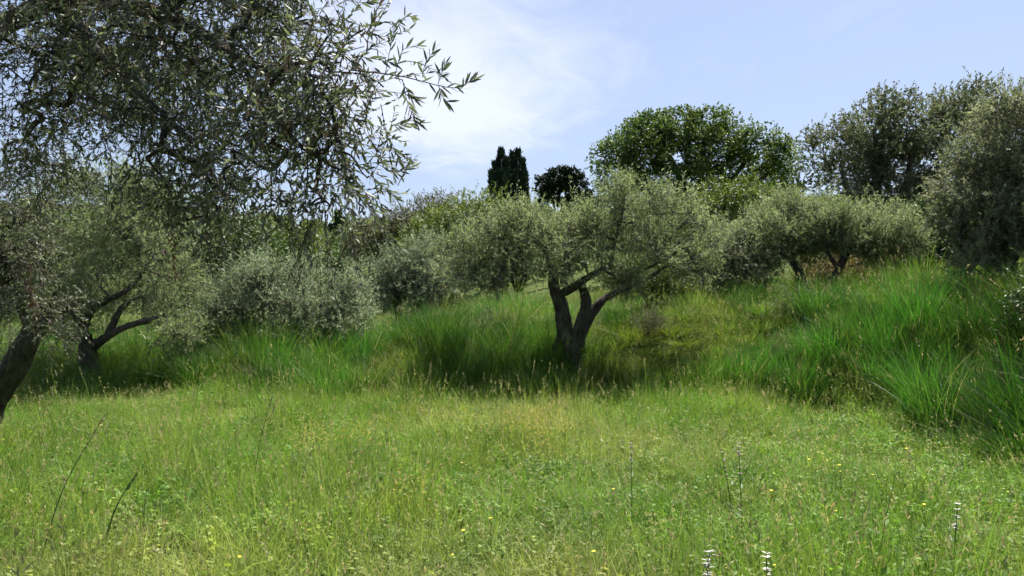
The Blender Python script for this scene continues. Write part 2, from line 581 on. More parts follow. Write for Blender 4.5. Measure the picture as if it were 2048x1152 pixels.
def build_tree(name, label, cat, base, limbs, lobes, mat, n_clump=200, twigs=12, leaves=18, leafL=.06, leafW=.013, twigL=.32,
               spread=.16, up=.35, bark='bark', group=None, crown='foliage', lo=.35, r_tip=.006, fine=False, twig_r=.0022, flat=1.0,
               tint_mu=.45, tint_sd=.2, ksides=12, gn=.16, droop=0.0, leaf_ang=.75, clump_tint=.13, sky_bias=0.0, tseg=2, shoots=.0, bare=.12, twig_mat='twig'):
    """limbs: list of (points, radii); first is the trunk. lobes: (centres, radii)."""
    base = np.asarray(base, float)
    root = thing(name, label, cat, base, group)
    # trunk and main limbs
    nodes, parent, fixed = [], [], []
    first = True
    for li, (pts, rad) in enumerate(limbs):
        v, q, t, pp, rr_ = gnarled(pts, rad, ksides if first else max(8, ksides - 3), 7 * li + len(name), gn)
        vv, ff = merge([(v, q, t)])
        o = mesh_obj('trunk' if first else 'branch', vv, ff, M[bark], root, smooth_shade=True, origin=base)
        lim = pp[len(pp) // 2:] if first else pp[len(pp) // 4:]
        for s in lim[::2]:
            nodes.append(s)
            parent.append(-1)
        first = False
    c, r = lobes
    cl, outd = sample_lobes(c, r, n_clump, lo)
    keep = cl[:, 2] > hgt(cl[:, 0], cl[:, 1]) + 0.12
    cl, outd = cl[keep], outd[keep]
    nodes = list(nodes)
    seeds = np.array(nodes)
    order = np.argsort([np.min(np.linalg.norm(seeds - p, axis=1)) for p in cl])
    NA = np.array(nodes)
    par = list(parent)
    count = [0] * len(par)
    chains = []
    for ci in order:
        p = cl[ci]
        dd = np.linalg.norm(NA - p, axis=1)
        dd = dd + 0.35 * np.maximum(0, NA[:, 2] - p[2])      # prefer to grow up from below
        k = int(np.argmin(dd))
        a = NA[k]
        L = np.linalg.norm(p - a)
        npt = 5
        t = np.linspace(0, 1, npt + 1)[1:, None]
        side = rng.normal(size=3) * L * .10
        path = a + (p - a) * t + np.sin(np.pi * t) * (side + np.array([0, 0, .06 * L]))
        idx0 = len(par)
        new = []
        for q_ in range(npt):
            par.append(k if q_ == 0 else idx0 + q_ - 1)
            count.append(0)
            new.append(idx0 + q_)
        NA = np.vstack([NA, path])
        chains.append((k, new, ci))
    for k, new, ci in chains:
        i = new[-1]
        while i >= 0:
            count[i] += 1
            i = par[i]
    cnt = np.array(count)
    rad_all = r_tip * np.maximum(cnt, 1) ** 0.5
    paths = np.array([np.vstack([NA[k], NA[new]]) for k, new, ci in chains])
    rads = np.array([np.concatenate([[rad_all[new[0]]], rad_all[new]]) for k, new, ci in chains])
    rads = np.minimum(rads, .06 * max(1, np.max(r)))
    v1, q1 = tube_batch(paths, rads, 5 if fine else 4)
    # twigs
    nc = len(cl)
    T = nc * twigs
    ctr = np.repeat(cl, twigs, 0) + unit(rng.normal(size=(T, 3))) * (rng.random((T, 1)) ** .4) * 2.3 * spread * np.array([1, 1, flat])
    od = np.repeat(outd, twigs, 0)
    d0 = unit(od * .75 + rng.normal(size=(T, 3)) * .55 + np.array([0, 0, up]))
    Lt = twigL * rng.uniform(.55, 1.25, T)
    bend = rng.normal(size=(T, 3)) * .22 + np.array([0, 0, -droop])
    if shoots > 0:                                       # long upright shoots through the crown
        sh = rng.random(T) < shoots
        d0[sh] = unit(rng.normal(size=(sh.sum(), 3)) * .28 + np.array([0, 0, 1.0]))
        Lt[sh] *= rng.uniform(1.3, 2.0, sh.sum())
        bend[sh] *= .5
    tt = np.linspace(0, 1, tseg)
    tp = ctr[:, None] + (d0[:, None] * tt[None, :, None] + bend[:, None] * (tt ** 2)[None, :, None]) * Lt[:, None, None] - d0[:, None] * Lt[:, None, None] * .3
    v2, q2 = tube_batch(tp, np.outer(np.ones(T), twig_r * np.linspace(1, .4, tseg)), 3)
    vv, ff = merge([(v1, q1, None), (v2, q2, None)] if base[1] < 22 else [(v1, q1, None)])
    o = mesh_obj('twigs', vv, ff, M[twig_mat], root, smooth_shade=True, origin=base)
    o['kind'] = 'stuff'
    # leaves in near-opposite pairs along each twig
    s = np.linspace(bare, 1.0, leaves)
    s = np.clip(s[None] + rng.normal(size=(T, leaves)) * .02, 0.05, 1)
    pos = ctr[:, None] + (d0[:, None] * s[..., None] + bend[:, None] * (s ** 2)[..., None]) * Lt[:, None, None] - d0[:, None] * Lt[:, None, None] * .3
    tan = unit(d0[:, None] + 2 * bend[:, None] * s[..., None])
    perp = unit(np.cross(tan, unit(rng.normal(size=(T, leaves, 3)))))
    ang = leaf_ang + rng.normal(size=(T, leaves, 1)) * .25
    dl = unit(tan * np.cos(ang) + perp * np.sin(ang) + np.array([0, 0, -.12]))
    nr = unit(tan * .6 + rng.normal(size=(T, leaves, 3)) * .5 + np.array([0, 0, .45 + sky_bias]))
    N = T * leaves
    LL = leafL * rng.uniform(.6, 1.2, N) * np.tile(1 - .35 * (np.linspace(0, 1, leaves) - .4) ** 2, T)
    WW = leafW * rng.uniform(.75, 1.2, N)
    tw = np.clip(rng.normal(tint_mu, tint_sd * .6, nc)[:, None, None] * 0 + rng.normal(tint_mu, clump_tint, nc)[:, None, None]
                 + rng.normal(0, tint_sd * .5, (nc, twigs))[:, :, None] + rng.normal(0, tint_sd, (nc, twigs, leaves)), 0, 1).ravel()
    a = (pos.reshape(-1, 3), dl.reshape(-1, 3), nr.reshape(-1, 3), LL, WW)
    if fine:
        v3, f3, k3 = leaves_fine(*a, rng.normal(0, .16, N))
    else:
        v3, f3, k3 = leaves_simple(*a)
    o = mesh_obj('crown', v3, f3, M[mat], root, tint=np.repeat(tw, k3), smooth_shade=fine, origin=base)
    o['kind'] = 'stuff'
    return root


def PX(pts, d):
    return [P(px, py, d + (rest[0] if rest else 0)) for px, py, *rest in pts]


# --- the olive in the middle of the picture
D = 11.9
b0 = P(1146, 776, D)
b0[2] = gz(b0[0], D) - .03
trunk = [b0] + PX([(1143, 735), (1139, 700), (1140, 680), (1142, 662)], D)
limbs = [
    (trunk, [.32, .25, .225, .19, .10]),
    (PX([(1140, 745), (1134, 700), (1127, 650), (1121, 605), (1110, 575), (1104, 535), (1090, 500), (1066, 478)], D), [.14, .135, .118, .10, .082, .065, .05, .035]),
    (PX([(1144, 740), (1147, 700), (1163, 648, -.05), (1174, 612, -.1), (1170, 588, -.1), (1160, 566, -.05)], D), [.14, .13, .09, .075, .062, .05]),
    (PX([(1146, 730), (1150, 695), (1174, 638, .05), (1206, 600, .15), (1240, 582, .25), (1290, 560, .4), (1350, 520, .6)], D), [.14, .11, .075, .055, .04, .028, .015]),
    (PX([(1118, 592), (1150, 572, -.2), (1192, 546, -.25), (1219, 528, -.2), (1226, 492, -.1), (1238, 455, 0), (1246, 415, .1)], D), [.07, .056, .05, .044, .034, .026, .016]),
    (PX([(1215, 531, -.2), (1255, 545, -.3), (1300, 534, -.4), (1347, 508, -.5), (1392, 480, -.5)], D), [.03, .024, .02, .015, .01]),
    (PX([(1238, 455), (1280, 430, .2), (1310, 395, .3)], D), [.045, .035, .02]),
    (PX([(1068, 480), (1030, 500, -.3), (1004, 545, -.4), (985, 575, -.5)], D), [.045, .035, .026, .015]),
    (PX([(1066, 478), (1015, 455, .2), (960, 445, .3)], D), [.05, .035, .02]),
]
lob = lobes_px([(940, 515, 58, 56, -.2, .7), (985, 475, 58, 46, .1, .8), (1055, 465, 56, 46, 0, .9), (1050, 520, 60, 36, -.4, .6), (1120, 485, 48, 46, -.2, .9), (1178, 462, 40, 42, .2, .9), (1238, 415, 44, 48, 0, .8),
                (1310, 415, 52, 42, .1, .9), (1365, 450, 50, 44, 0, .8), (1415, 492, 44, 42, .1, .6), (975, 555, 55, 26, -.4, .5), (1110, 540, 46, 24, -.6, .4), (1238, 375, 18, 20, 0, .3),
                (1295, 480, 66, 46, .3, .8), (1395, 545, 40, 34, .2, .5), (1330, 505, 60, 42, -.7, .4), (1255, 555, 40, 26, -.6, .35), (1385, 500, 45, 36, -.7, .35), (1150, 468, 50, 50, 0, .8), (1180, 520, 52, 34, -.6, .35), (1275, 500, 50, 40, -.6, .35), (905, 520, 40, 45, 0, .6)], D)
build_tree('olive_tree', 'spreading olive tree with forked dark trunk in the middle of the bank', 'tree', b0, limbs, lob, 'olive',
           n_clump=320, twigs=13, leaves=15, leafL=.060, leafW=.0150, twigL=.36, spread=.075, up=.8, r_tip=.008, twig_r=.003, ksides=32, gn=.34, lo=.35, tint_mu=.58, tint_sd=.15, tseg=3, shoots=.12, bare=.3, clump_tint=.17)

# --- near olive overhanging from the left
D = 7.4
b0 = np.array([-5.45, 7.6, 0.0])
b0[2] = gz(b0[0], b0[1]) - .05
trunk = [b0, P(-20, 800, 7.5), P(25, 735, 7.4), P(62, 675, 7.3), P(78, 640, 7.2)]
limbs = [
    (trunk, [.22, .15, .118, .10, .085]),
    ([P(75, 650, 7.2), P(50, 600, 7.1), P(-20, 500, 6.7), P(-90, 330, 6.1), P(-60, 120, 5.4), P(120, 0, 4.8), P(320, 30, 4.1), P(470, 110, 3.6), P(600, 170, 3.2)], [.10, .095, .09, .08, .07, .052, .036, .022, .009]),
    ([P(80, 645, 7.2), P(105, 610, 7.2), P(112, 575, 7.1)], [.05, .035, .015]),
    ([P(-60, 120, 5.4), P(-60, -60, 5.0), P(60, -260, 4.6)], [.07, .05, .025]),
    ([P(320, 30, 4.1), P(430, -60, 3.6), P(560, -120, 3.2)], [.035, .025, .012]),
    ([P(470, 110, 3.6), P(530, 200, 3.3), P(600, 290, 3.1), P(680, 340, 3.0)], [.013, .010, .008, .005]),
    ([P(120, 0, 4.8), P(230, 140, 4.2), P(330, 230, 3.8), P(400, 300, 3.6)], [.024, .018, .012, .006]),
]
c1_, r1_ = lobes_px([(80, 110, 180, 140, 0, .75), (300, 60, 180, 130, -.4, .6), (60, 240, 100, 40, .3, .5), (180, 170, 150, 90, .3, .6), (230, 90, 200, 120, .8, .6)], 4.6)
c2_, r2_ = lobes_px([(430, 90, 170, 150, 0, .6), (330, 230, 170, 85, .2, .45), (380, 350, 110, 70, .2, .35), (400, 420, 90, 40, .2, .3), (560, 60, 150, 120, -.3, .45)], 3.7)
c3_, r3_ = lobes_px([(600, 200, 150, 150, 0, .42), (650, 320, 110, 90, 0, .35), (690, 130, 80, 90, -.1, .3), (500, 330, 90, 80, .2, .3), (640, 400, 70, 35, 0, .25)], 3.1)
c4_, r4_ = lobes_px([(40, 430, 90, 110, 0, .5), (30, 560, 70, 60, .2, .4), (60, 600, 60, 45, -.1, .3), (100, 640, 40, 40, 0, .3), (90, 330, 80, 50, -1.2, .4)], 6.6)
c5_, r5_ = lobes_px([(60, -200, 260, 170, 0, .8), (420, -160, 220, 130, -.6, .6), (520, -190, 170, 100, -1.2, .6)], 4.6)  # unseen crown above the view; right lobes added to block sun from leaves below
near = build_tree('olive_tree', 'near olive tree overhanging the upper left with dark leaning trunk', 'tree', b0, limbs,
                  (np.vstack([c1_, c2_, c3_, c4_, c5_]), np.vstack([r1_, r2_, r3_, r4_, r5_])), 'olive_near', tseg=4, n_clump=640, twigs=8, leaves=15,
                  leafL=.040, leafW=.0096, twigL=.23, spread=.09, up=.05, fine=True, ksides=26, gn=.2, lo=.1, r_tip=.0034, twig_r=.0021, twig_mat='near_twig', droop=.35, tint_mu=.47, tint_sd=.28, leaf_ang=.7)


def leaf_mesh(name, seed, mat):
    a = np.zeros((1, 3))
    v, f, k = leaves_fine(a, np.array([[0, 1.0, 0]]), np.array([[0, 0, 1.0]]), np.array([1.0]), np.array([.21]), np.array([[-.12, .10, .22][seed]]))
    me = bpy.data.meshes.new(name)
    me.from_pydata(v.tolist(), [], f.tolist())
    at = me.attributes.new('tint', 'FLOAT', 'POINT')
    at.data.foreach_set('value', np.full(len(v), [.35, .55, .7][seed], np.float32))
    for p in me.polygons:
        p.use_smooth = True
    me.materials.append(mat)
    return me


LM = [leaf_mesh('leaf', i, M['olive_near']) for i in range(3)]
DM = [leaf_mesh('withered_leaf', i, M['dry_leaf']) for i in range(3)]


def sprig(root, pts, nleaf, tw=.0018, meshes=LM, L=.047, name='twig', label=None, hang=0.0, s0=.15):
    o0 = np.array(root.location)
    pp = catmull(pts, 9)
    v, q = tube_batch(pp[None], np.linspace(tw, tw * .4, 9)[None], 5)
    t = mesh_obj(name, v, q, M['twig'], root, smooth_shade=True, origin=o0)
    if label:
        t['label'] = label
    for i in range(nleaf):
        s = s0 + (1 - s0) * i / max(1, nleaf - 1)
        f = s * 8
        k = min(7, int(f))
        p = pp[k] + (pp[k + 1] - pp[k]) * (f - k)
        tan = unit(pp[k + 1] - pp[k])
        perp = unit(np.cross(tan, np.array([0.2, -1.0, .1])) * (1 if i % 2 else -1) + rng.normal(size=3) * .45)
        a = rng.uniform(.35, .85) if s < .97 else .1
        d = unit(tan * math.cos(a) + perp * math.sin(a) + np.array([0, 0, -hang]))
        nr = rng.normal(size=3) + np.array([0, -.5, .6])
        sx = unit(np.cross(d, nr))
        up_ = np.cross(sx, d)
        ln = L * rng.uniform(.7, 1.15)
        mtx = Matrix(((sx[0] * ln, d[0] * ln, up_[0] * ln, p[0] - o0[0]), (sx[1] * ln, d[1] * ln, up_[1] * ln, p[1] - o0[1]),
                      (sx[2] * ln, d[2] * ln, up_[2] * ln, p[2] - o0[2]), (0, 0, 0, 1)))
        lf = bpy.data.objects.new('leaf', meshes[rng.integers(3)])
        col.objects.link(lf)
        lf.parent = t
        lf.matrix_basis = mtx


dn = 2.75
S = lambda *a: [P(x, y, dn) for x, y in a]
sprig(near, S((700, 140), (800, 152), (880, 172), (922, 177)), 13, .0030, s0=.25)
for a in [((845, 155), (850, 130), (868, 100)), ((876, 168), (882, 150), (890, 130)), ((877, 170), (882, 188), (895, 205)), ((922, 177), (935, 165), (950, 158)),
          ((803, 158), (820, 190), (838, 200)), ((805, 160), (815, 205), (826, 232)), ((826, 228), (832, 245), (842, 246)), ((790, 150), (806, 100), (838, 92)),
          ((770, 150), (782, 90), (788, 60)), ((720, 70), (738, 62), (754, 34)), ((735, 60), (752, 70), (772, 74)), ((780, 250), (800, 250), (830, 236)),
          ((760, 240), (790, 300), (800, 330)), ((760, 330), (790, 345), (818, 336)), ((740, 350), (770, 375), (795, 402)), ((720, 370), (745, 410), (750, 440)),
          ((690, 0), (720, 5), (745, 2)), ((700, 110), (760, 120), (800, 128)), ((690, 390), (700, 430), (690, 462))]:
    sprig(near, S(*a), 12, .0016)
for a, n_ in [(((335, 400), (345, 470), (350, 548)), 26), (((52, 500), (60, 560), (66, 625)), 22)]:
    d_ = 3.9 if n_ == 26 else 6.6
    sprig(near, [P(x, y, d_) for x, y in a], n_, .0022, DM, .05 if n_ == 26 else .07, label='hanging sprig of withered reddish brown leaves', hang=.5)

# --- second olive on the left, sawn limb pointing right
D = 11.5
b0 = P(178, 740, D)
b0[2] = gz(b0[0], D) - .04
limbs = [
    ([b0] + PX([(176, 715), (174, 692), (178, 668)], D), [.19, .14, .11, .04]),
    (PX([(174, 725), (172, 690), (168, 650), (190, 615), (220, 598), (246, 585), (275, 560, .2), (300, 520, .3)], D), [.10, .08, .064, .056, .05, .042, .026, .016]),
    (PX([(178, 725), (184, 695), (215, 672, -.2), (250, 655, -.3), (278, 645, -.4), (300, 640, -.4)], D), [.10, .08, .058, .052, .05, .048]),
    (PX([(215, 672, -.2), (235, 630, -.2), (262, 600, -.2), (290, 590, 0)], D), [.06, .045, .035, .02]),
    (PX([(168, 650), (140, 600, .3), (120, 540, .5), (130, 470, .6)], D), [.09, .07, .05, .03]),
]
lob = lobes_px([(170, 440, 110, 90, .2, 1.1), (270, 450, 100, 95, 0, 1.0), (90, 520, 90, 90, .3, 1.0), (330, 540, 85, 80, .2, .9), (210, 540, 100, 70, .6, .8), (120, 640, 60, 60, .8, .6),
                (360, 640, 50, 55, .3, .6), (240, 620, 90, 50, .9, .5), (140, 685, 55, 38, -.6, .35), (120, 600, 60, 50, -.5, .4), (210, 560, 60, 35, -.7, .4), (330, 670, 60, 30, -.4, .4), (270, 380, 55, 40, 0, .6), (60, 660, 60, 60, .8, .6)], D)
build_tree('olive_tree', 'sage green olive with a sawn dark limb behind the leaning left trunk', 'tree', b0, limbs, lob, 'olive', n_clump=186, twigs=19, leaves=15,
           leafL=.064, leafW=.0155, twigL=.34, spread=0.101, up=.3, ksides=14, gn=.22, tint_mu=.5, shoots=.12, bare=.28, twig_r=.0032)

# --- remaining olives


def auto_limbs(base, tops, r0, wob=.12, forks=.35):
    base = np.asarray(base, float)
    fk = base + np.array([0, 0, forks])
    out = [([base, base + (fk - base) * .5 + rng.normal(size=3) * .03, fk], [r0, r0 * .8, r0 * .25])]
    for t in tops:
        t = np.asarray(t, float)
        mid = (fk + t) / 2 + rng.normal(size=3) * wob + np.array([0, 0, -.05])
        out.append(([base + (fk - base) * .25, fk, fk + (mid - fk) * .5, mid, t], [r0 * .7, r0 * .55, r0 * .45, r0 * .34, r0 * .16]))
    return out


def olive(label, base_px, D, tops, spec, mat='olive', r0=.15, name='olive_tree', cat='tree', forks=.35, trunk_pts=None, **kw):
    b = P(base_px, 600, D)
    b[2] = gz(b[0], D) - .04
    limbs = auto_limbs(b, PX(tops, D), r0, forks=forks) if trunk_pts is None else trunk_pts(b)
    return build_tree(name, label, cat, b, limbs, lobes_px(spec, D), mat, **kw)


olive('low silvery olive bush behind the dark green grass mound', 560, 13.6, [(480, 600), (540, 570), (600, 565), (660, 600)],
      [(480, 610, 75, 70, 0, .9), (560, 590, 85, 72, .1, 1.0), (640, 600, 85, 72, 0, 1.0), (690, 640, 45, 48, -.2, .6), (520, 560, 50, 42, 0, .7), (430, 640, 45, 45, 0, .6), (600, 650, 80, 40, -.3, .7)],
      'olive_silver', n_clump=186, twigs=19, leaves=15, leafL=.064, leafW=.017, twigL=.36, spread=0.101, up=.5, tint_mu=.55, shoots=.12, bare=.28, twig_r=.0032)
olive('small grey-green olive left of the middle olive, farther up the bank', 800, 17.5, [(770, 540), (820, 520), (880, 520)],
      [(770, 555, 55, 45, 0, .8), (830, 535, 65, 50, .2, .9), (890, 530, 60, 55, 0, .9), (800, 580, 50, 25, -.2, .6), (860, 575, 60, 25, -.3, .6)],
      'olive_silver', n_clump=124, twigs=17, leaves=14, leafL=.075, leafW=.020, twigL=.4, spread=0.130, up=.45, tint_mu=.42, shoots=.12, bare=.28, twig_r=.0032)
olive('greyish drooping olive between the middle olive and the twin dark trunks', 1440, 15.5, [(1400, 530), (1450, 500), (1490, 530)],
      [(1400, 545, 55, 48, 0, .8), (1450, 500, 60, 60, .2, .8), (1490, 545, 50, 45, 0, .7), (1420, 590, 50, 30, -.3, .5)],
      'olive_grey', n_clump=105, twigs=17, leaves=14, leafL=.07, leafW=.018, twigL=.36, spread=0.115, up=.2, droop=.2, tint_mu=.5, shoots=.12, bare=.28, twig_r=.0032, bark='bark_light')


def tr_a(b):
    return [([b] + PX([(1600, 552), (1592, 535), (1582, 520)], 16.0), [.13, .10, .085, .075]),
            (PX([(1582, 522), (1590, 490), (1575, 450), (1560, 420)], 16.0), [.065, .05, .04, .02]), (PX([(1584, 522), (1545, 495), (1510, 470)], 16.0), [.05, .035, .02])]


olive('olive with bent dark trunk, left of the twin trunks on the bank top', 1606, 16.0, None,
      [(1540, 475, 65, 58, 0, .9), (1595, 455, 65, 58, .2, 1.0), (1500, 500, 50, 48, -.2, .7), (1600, 415, 45, 26, .1, .6), (1620, 490, 50, 28, .3, .7)], 'olive', trunk_pts=tr_a,
      n_clump=143, twigs=19, leaves=14, leafL=.07, leafW=.018, twigL=.36, spread=0.115, up=.6, tint_mu=.56, shoots=.12, bare=.28, twig_r=.0032)


def tr_b(b):
    return [([b] + PX([(1664, 562), (1680, 535), (1690, 508)], 15.4), [.12, .09, .075, .065]),
            (PX([(1690, 510), (1715, 480), (1730, 440)], 15.4), [.05, .04, .02]), (PX([(1678, 540), (1655, 500), (1660, 450)], 15.4), [.05, .035, .02]), (PX([(1690, 510), (1750, 490), (1790, 480)], 15.4), [.045, .03, .015])]


olive('olive with slanting dark trunk, right of the twin trunks on the bank top', 1656, 15.4, None,
      [(1690, 460, 65, 52, 0, .9), (1755, 465, 60, 55, .1, .9), (1800, 490, 42, 45, 0, .7), (1650, 470, 45, 40, .2, .7), (1735, 495, 55, 28, .1, .7)], 'olive', trunk_pts=tr_b,
      n_clump=143, twigs=19, leaves=14, leafL=.07, leafW=.018, twigL=.36, spread=0.115, up=.6, tint_mu=.6, shoots=.12, bare=.28, twig_r=.0032)
# big trees at the right
olive('tall pale olive filling the right edge above the green bank', 2010, 11.8, [(1930, 400), (1990, 330), (2060, 260), (2140, 350), (1950, 470)],
      [(1945, 345, 58, 85, .2, .9), (2010, 270, 66, 85, 0, 1.0), (2080, 240, 75, 80, .1, 1.0), (1930, 430, 52, 70, 0, .8), (2000, 400, 80, 90, -.2, .9), (2090, 380, 90, 120, -.3, 1.0),
       (2160, 300, 80, 120, .2, 1.0), (1940, 510, 55, 40, -.2, .6), (2020, 500, 60, 45, -.3, .6), (2200, 430, 80, 100, 0, .9)],
      'olive_grey', r0=.26, n_clump=267, twigs=19, leaves=15, leafL=.066, leafW=.023, twigL=.30, spread=0.108, up=.3, forks=.6, tint_mu=.56, shoots=.12, bare=.28, twig_r=.0032, ksides=14)
olive('tall dark grey-green evergreen behind the slanting trunk olive', 1770, 23.0, [(1680, 330), (1750, 280), (1830, 260), (1860, 340)],
      [(1665, 305, 48, 70, 0, 1.5), (1730, 270, 55, 65, .3, 1.6), (1800, 262, 60, 58, 0, 1.7), (1870, 270, 55, 62, .2, 1.5), (1690, 370, 60, 55, -.2, 1.2), (1780, 350, 80, 75, 0, 1.5), (1850, 390, 60, 70, -.3, 1.2), (1750, 222, 22, 20, 0, .6), (1900, 225, 40, 25, .4, .9), (1720, 330, 80, 70, .6, 1.4), (1830, 320, 70, 70, .6, 1.4), (1925, 250, 50, 55, .3, 1.2), (1960, 220, 45, 50, .8, 1.2), (1900, 330, 60, 70, .4, 1.2), (1700, 400, 70, 45, .3, 1.2), (1790, 420, 80, 50, .3, 1.2), (1740, 300, 80, 60, .9, 1.4), (1830, 390, 80, 60, .9, 1.3), (1885, 228, 48, 40, .5, 1.2), (1930, 215, 50, 45, .6, 1.2), (1770, 225, 40, 30, .3, 1.0)],
      'olive_grey', r0=.32, n_clump=440, twigs=15, leaves=13, leafL=.085, leafW=.047, twigL=.32, spread=0.173, up=.35, forks=1.0, tint_mu=.18, shoots=.06, bare=.28, twig_r=.0032)
olive('dark leafy shrub under the tall trees, right of the olive trunks', 1850, 16.5, [(1840, 460), (1880, 470)], [(1845, 460, 42, 55, 0, .8), (1890, 500, 45, 40, 0, .8), (1840, 520, 40, 25, -.2, .5)],
      'broad', r0=.08, n_clump=56, twigs=16, leaves=14, leafL=.09, leafW=.035, twigL=.3, spread=0.115, name='shrub', cat='shrub', tint_mu=.3, shoots=.12, bare=.28, twig_r=.0032)

# dome-crowned broad-leaved tree on the rise
spec = []
for px, py, rx, ry in [(1215, 320, 34, 32), (1250, 290, 38, 30), (1300, 268, 45, 30), (1355, 250, 45, 28), (1415, 245, 50, 26), (1470, 258, 40, 28), (1505, 290, 40, 30), (1555, 310, 34, 26),
                       (1575, 335, 22, 20), (1290, 320, 50, 36), (1350, 310, 50, 38), (1420, 305, 55, 40), (1480, 335, 48, 38), (1240, 350, 45, 30), (1320, 360, 55, 34), (1400, 370, 60, 36), (1530, 355, 42, 26), (1400, 232, 40, 15), (1280, 385, 45, 25), (1360, 395, 50, 25), (1450, 385, 55, 28), (1520, 385, 40, 22), (1330, 275, 40, 24), (1450, 280, 45, 26), (1330, 330, 90, 50), (1450, 330, 90, 50), (1390, 300, 110, 45), (1220, 370, 30, 25), (1565, 365, 30, 22), (1285, 258, 40, 26), (1335, 250, 45, 28), (1525, 290, 45, 32), (1235, 305, 40, 34), (1390, 262, 120, 36)]:
    spec.append((px, py, rx, ry, rng.uniform(-1.5, 1.5), rng.uniform(1.0, 1.7)))
olive('broad dome-crowned dark green tree against the sky above the middle olive', 1395, 37.0, [(1260, 320), (1330, 290), (1410, 270), (1500, 310), (1560, 330), (1240, 340)], spec,
      'broad', r0=.5, n_clump=820, twigs=18, leaves=11, leafL=.088, leafW=.072, twigL=.17, spread=.19, up=.1, forks=2.0, lo=.62, flat=.75, tint_mu=.62, clump_tint=.2, name='broadleaf_tree', sky_bias=.6)
olive('nearly black round-topped tree on the skyline right of the cypresses', 1128, 48.0, [(1100, 370), (1130, 360), (1160, 375)],
      [(1098, 368, 24, 26, 0, .9), (1126, 354, 30, 18, 0, 1.0), (1156, 366, 20, 16, 0, .8), (1168, 388, 12, 16, .2, .6), (1115, 388, 30, 22, 0, .9), (1085, 385, 13, 20, 0, .6), (1145, 347, 16, 10, 0, .5), (1150, 398, 12, 10, 0, .4)],
      'dark', r0=.25, n_clump=210, twigs=11, leaves=10, leafL=.15, leafW=.085, twigL=.24, spread=.12, up=.2, lo=.5, forks=2.0, flat=.6, name='evergreen_tree', tint_mu=.4)


def cypress(label, D, base_px, spires, row=430):
    """upright dense spires of scale foliage round a straight trunk"""
    b = P(base_px, row, D)
    b[2] = gz(b[0], D) - .1
    root = thing('cypress_tree', label, 'tree', b, 'cypresses on the skyline')
    top = max((P(px, py, D)[2] for px, py, w in spires))
    v, q, t, _, _ = gnarled([b, b + (0, 0, (top - b[2]) * .4), np.array([b[0], b[1], top - .6])], [.28, .2, .04], 8, 3, .1)
    vv, ff = merge([(v, q, t)])
    mesh_obj('trunk', vv, ff, M['bark'], root, smooth_shade=True, origin=b)
    PV, DV = [], []
    for px, py, w in spires:
        tip = P(px, py, D + rng.uniform(-.5, .5))
        h = tip[2] - b[2]
        n_ = int(3600 * (h / 8) * (w / 15))
        s = rng.random(n_) ** .75
        prof = np.minimum(1, (1.02 - s) ** .55 * 1.6) * np.minimum(1, .35 + s * 5)
        a = rng.uniform(0, 2 * np.pi, n_)
        lump = .75 + .5 * vnoise(a * 2.2 + px, s * 14, 3)
        rr_ = w / FPX * D * prof * lump * rng.uniform(.45, 1, n_) ** .5
        cx = b[0] + (tip[0] - b[0]) * np.minimum(1, .25 + s)
        PV.append(np.stack([cx + rr_ * np.cos(a), tip[1] + rr_ * np.sin(a), b[2] + h * s], -1))
        DV.append(unit(np.stack([np.cos(a) * .35, np.sin(a) * .35, np.full(n_, 1.0)], -1) + rng.normal(size=(n_, 3)) * .25))
    pos, d = np.vstack(PV), np.vstack(DV)
    N = len(pos)
    v3, f3, k3 = leaves_simple(pos, d, unit(rng.normal(size=(N, 3)) + np.array([0, -.3, .2])), rng.uniform(.2, .45, N), rng.uniform(.08, .16, N))
    o = mesh_obj('crown', v3, f3, M['cypress'], root, tint=np.repeat(np.clip(rng.normal(.45, .2, N), 0, 1), k3), origin=b)
    o['kind'] = 'stuff'


cypress('dark cypress, left one of the pair on the skyline', 52.0, 1003, [(1002, 301, 11), (990, 328, 9), (1013, 318, 8), (983, 345, 7), (1002, 345, 16)])
cypress('dark cypress, right one of the pair on the skyline', 53.0, 1036, [(1036, 303, 9), (1024, 307, 6), (1046, 322, 7), (1050, 345, 8), (1034, 345, 17)])
cypress('blue-green cypress in the gap below the overhanging twigs', 60.0, 678, [(676, 425, 13), (690, 440, 12), (664, 452, 9)], 520)
cypress('tiny distant cypress on the far ridge', 150.0, 575, [(575, 428, 4)], 460)

# shrubs in the background, each its own
olive('brownish heath shrub on the slope below the skyline, left of the yellow one', 830, 27.0, [(800, 430), (850, 410), (890, 400)],
      [(780, 475, 40, 30, 0, 1.2), (830, 450, 50, 34, 0, 1.3), (880, 428, 45, 26, .2, 1.2), (800, 490, 45, 30, -.2, 1.0), (760, 485, 35, 30, 0, 1.0)], 'heath', name='shrub', cat='shrub',
      n_clump=200, twigs=11, leaves=13, leafL=.11, leafW=.032, twigL=.42, spread=.22, up=.6, r0=.08)
olive('yellow-green shrub on the slope beside the brownish heath shrub', 880, 24.0, [(850, 470), (890, 440), (930, 430)],
      [(850, 485, 35, 30, 0, 1.0), (890, 460, 40, 32, 0, 1.0), (930, 436, 45, 28, 0, 1.0), (900, 490, 40, 35, -.2, .9), (975, 420, 35, 22, 0, .8)], 'yellow_green', name='shrub', cat='shrub',
      n_clump=200, twigs=11, leaves=12, leafL=.10, leafW=.036, twigL=.4, spread=.22, up=.5, r0=.08)
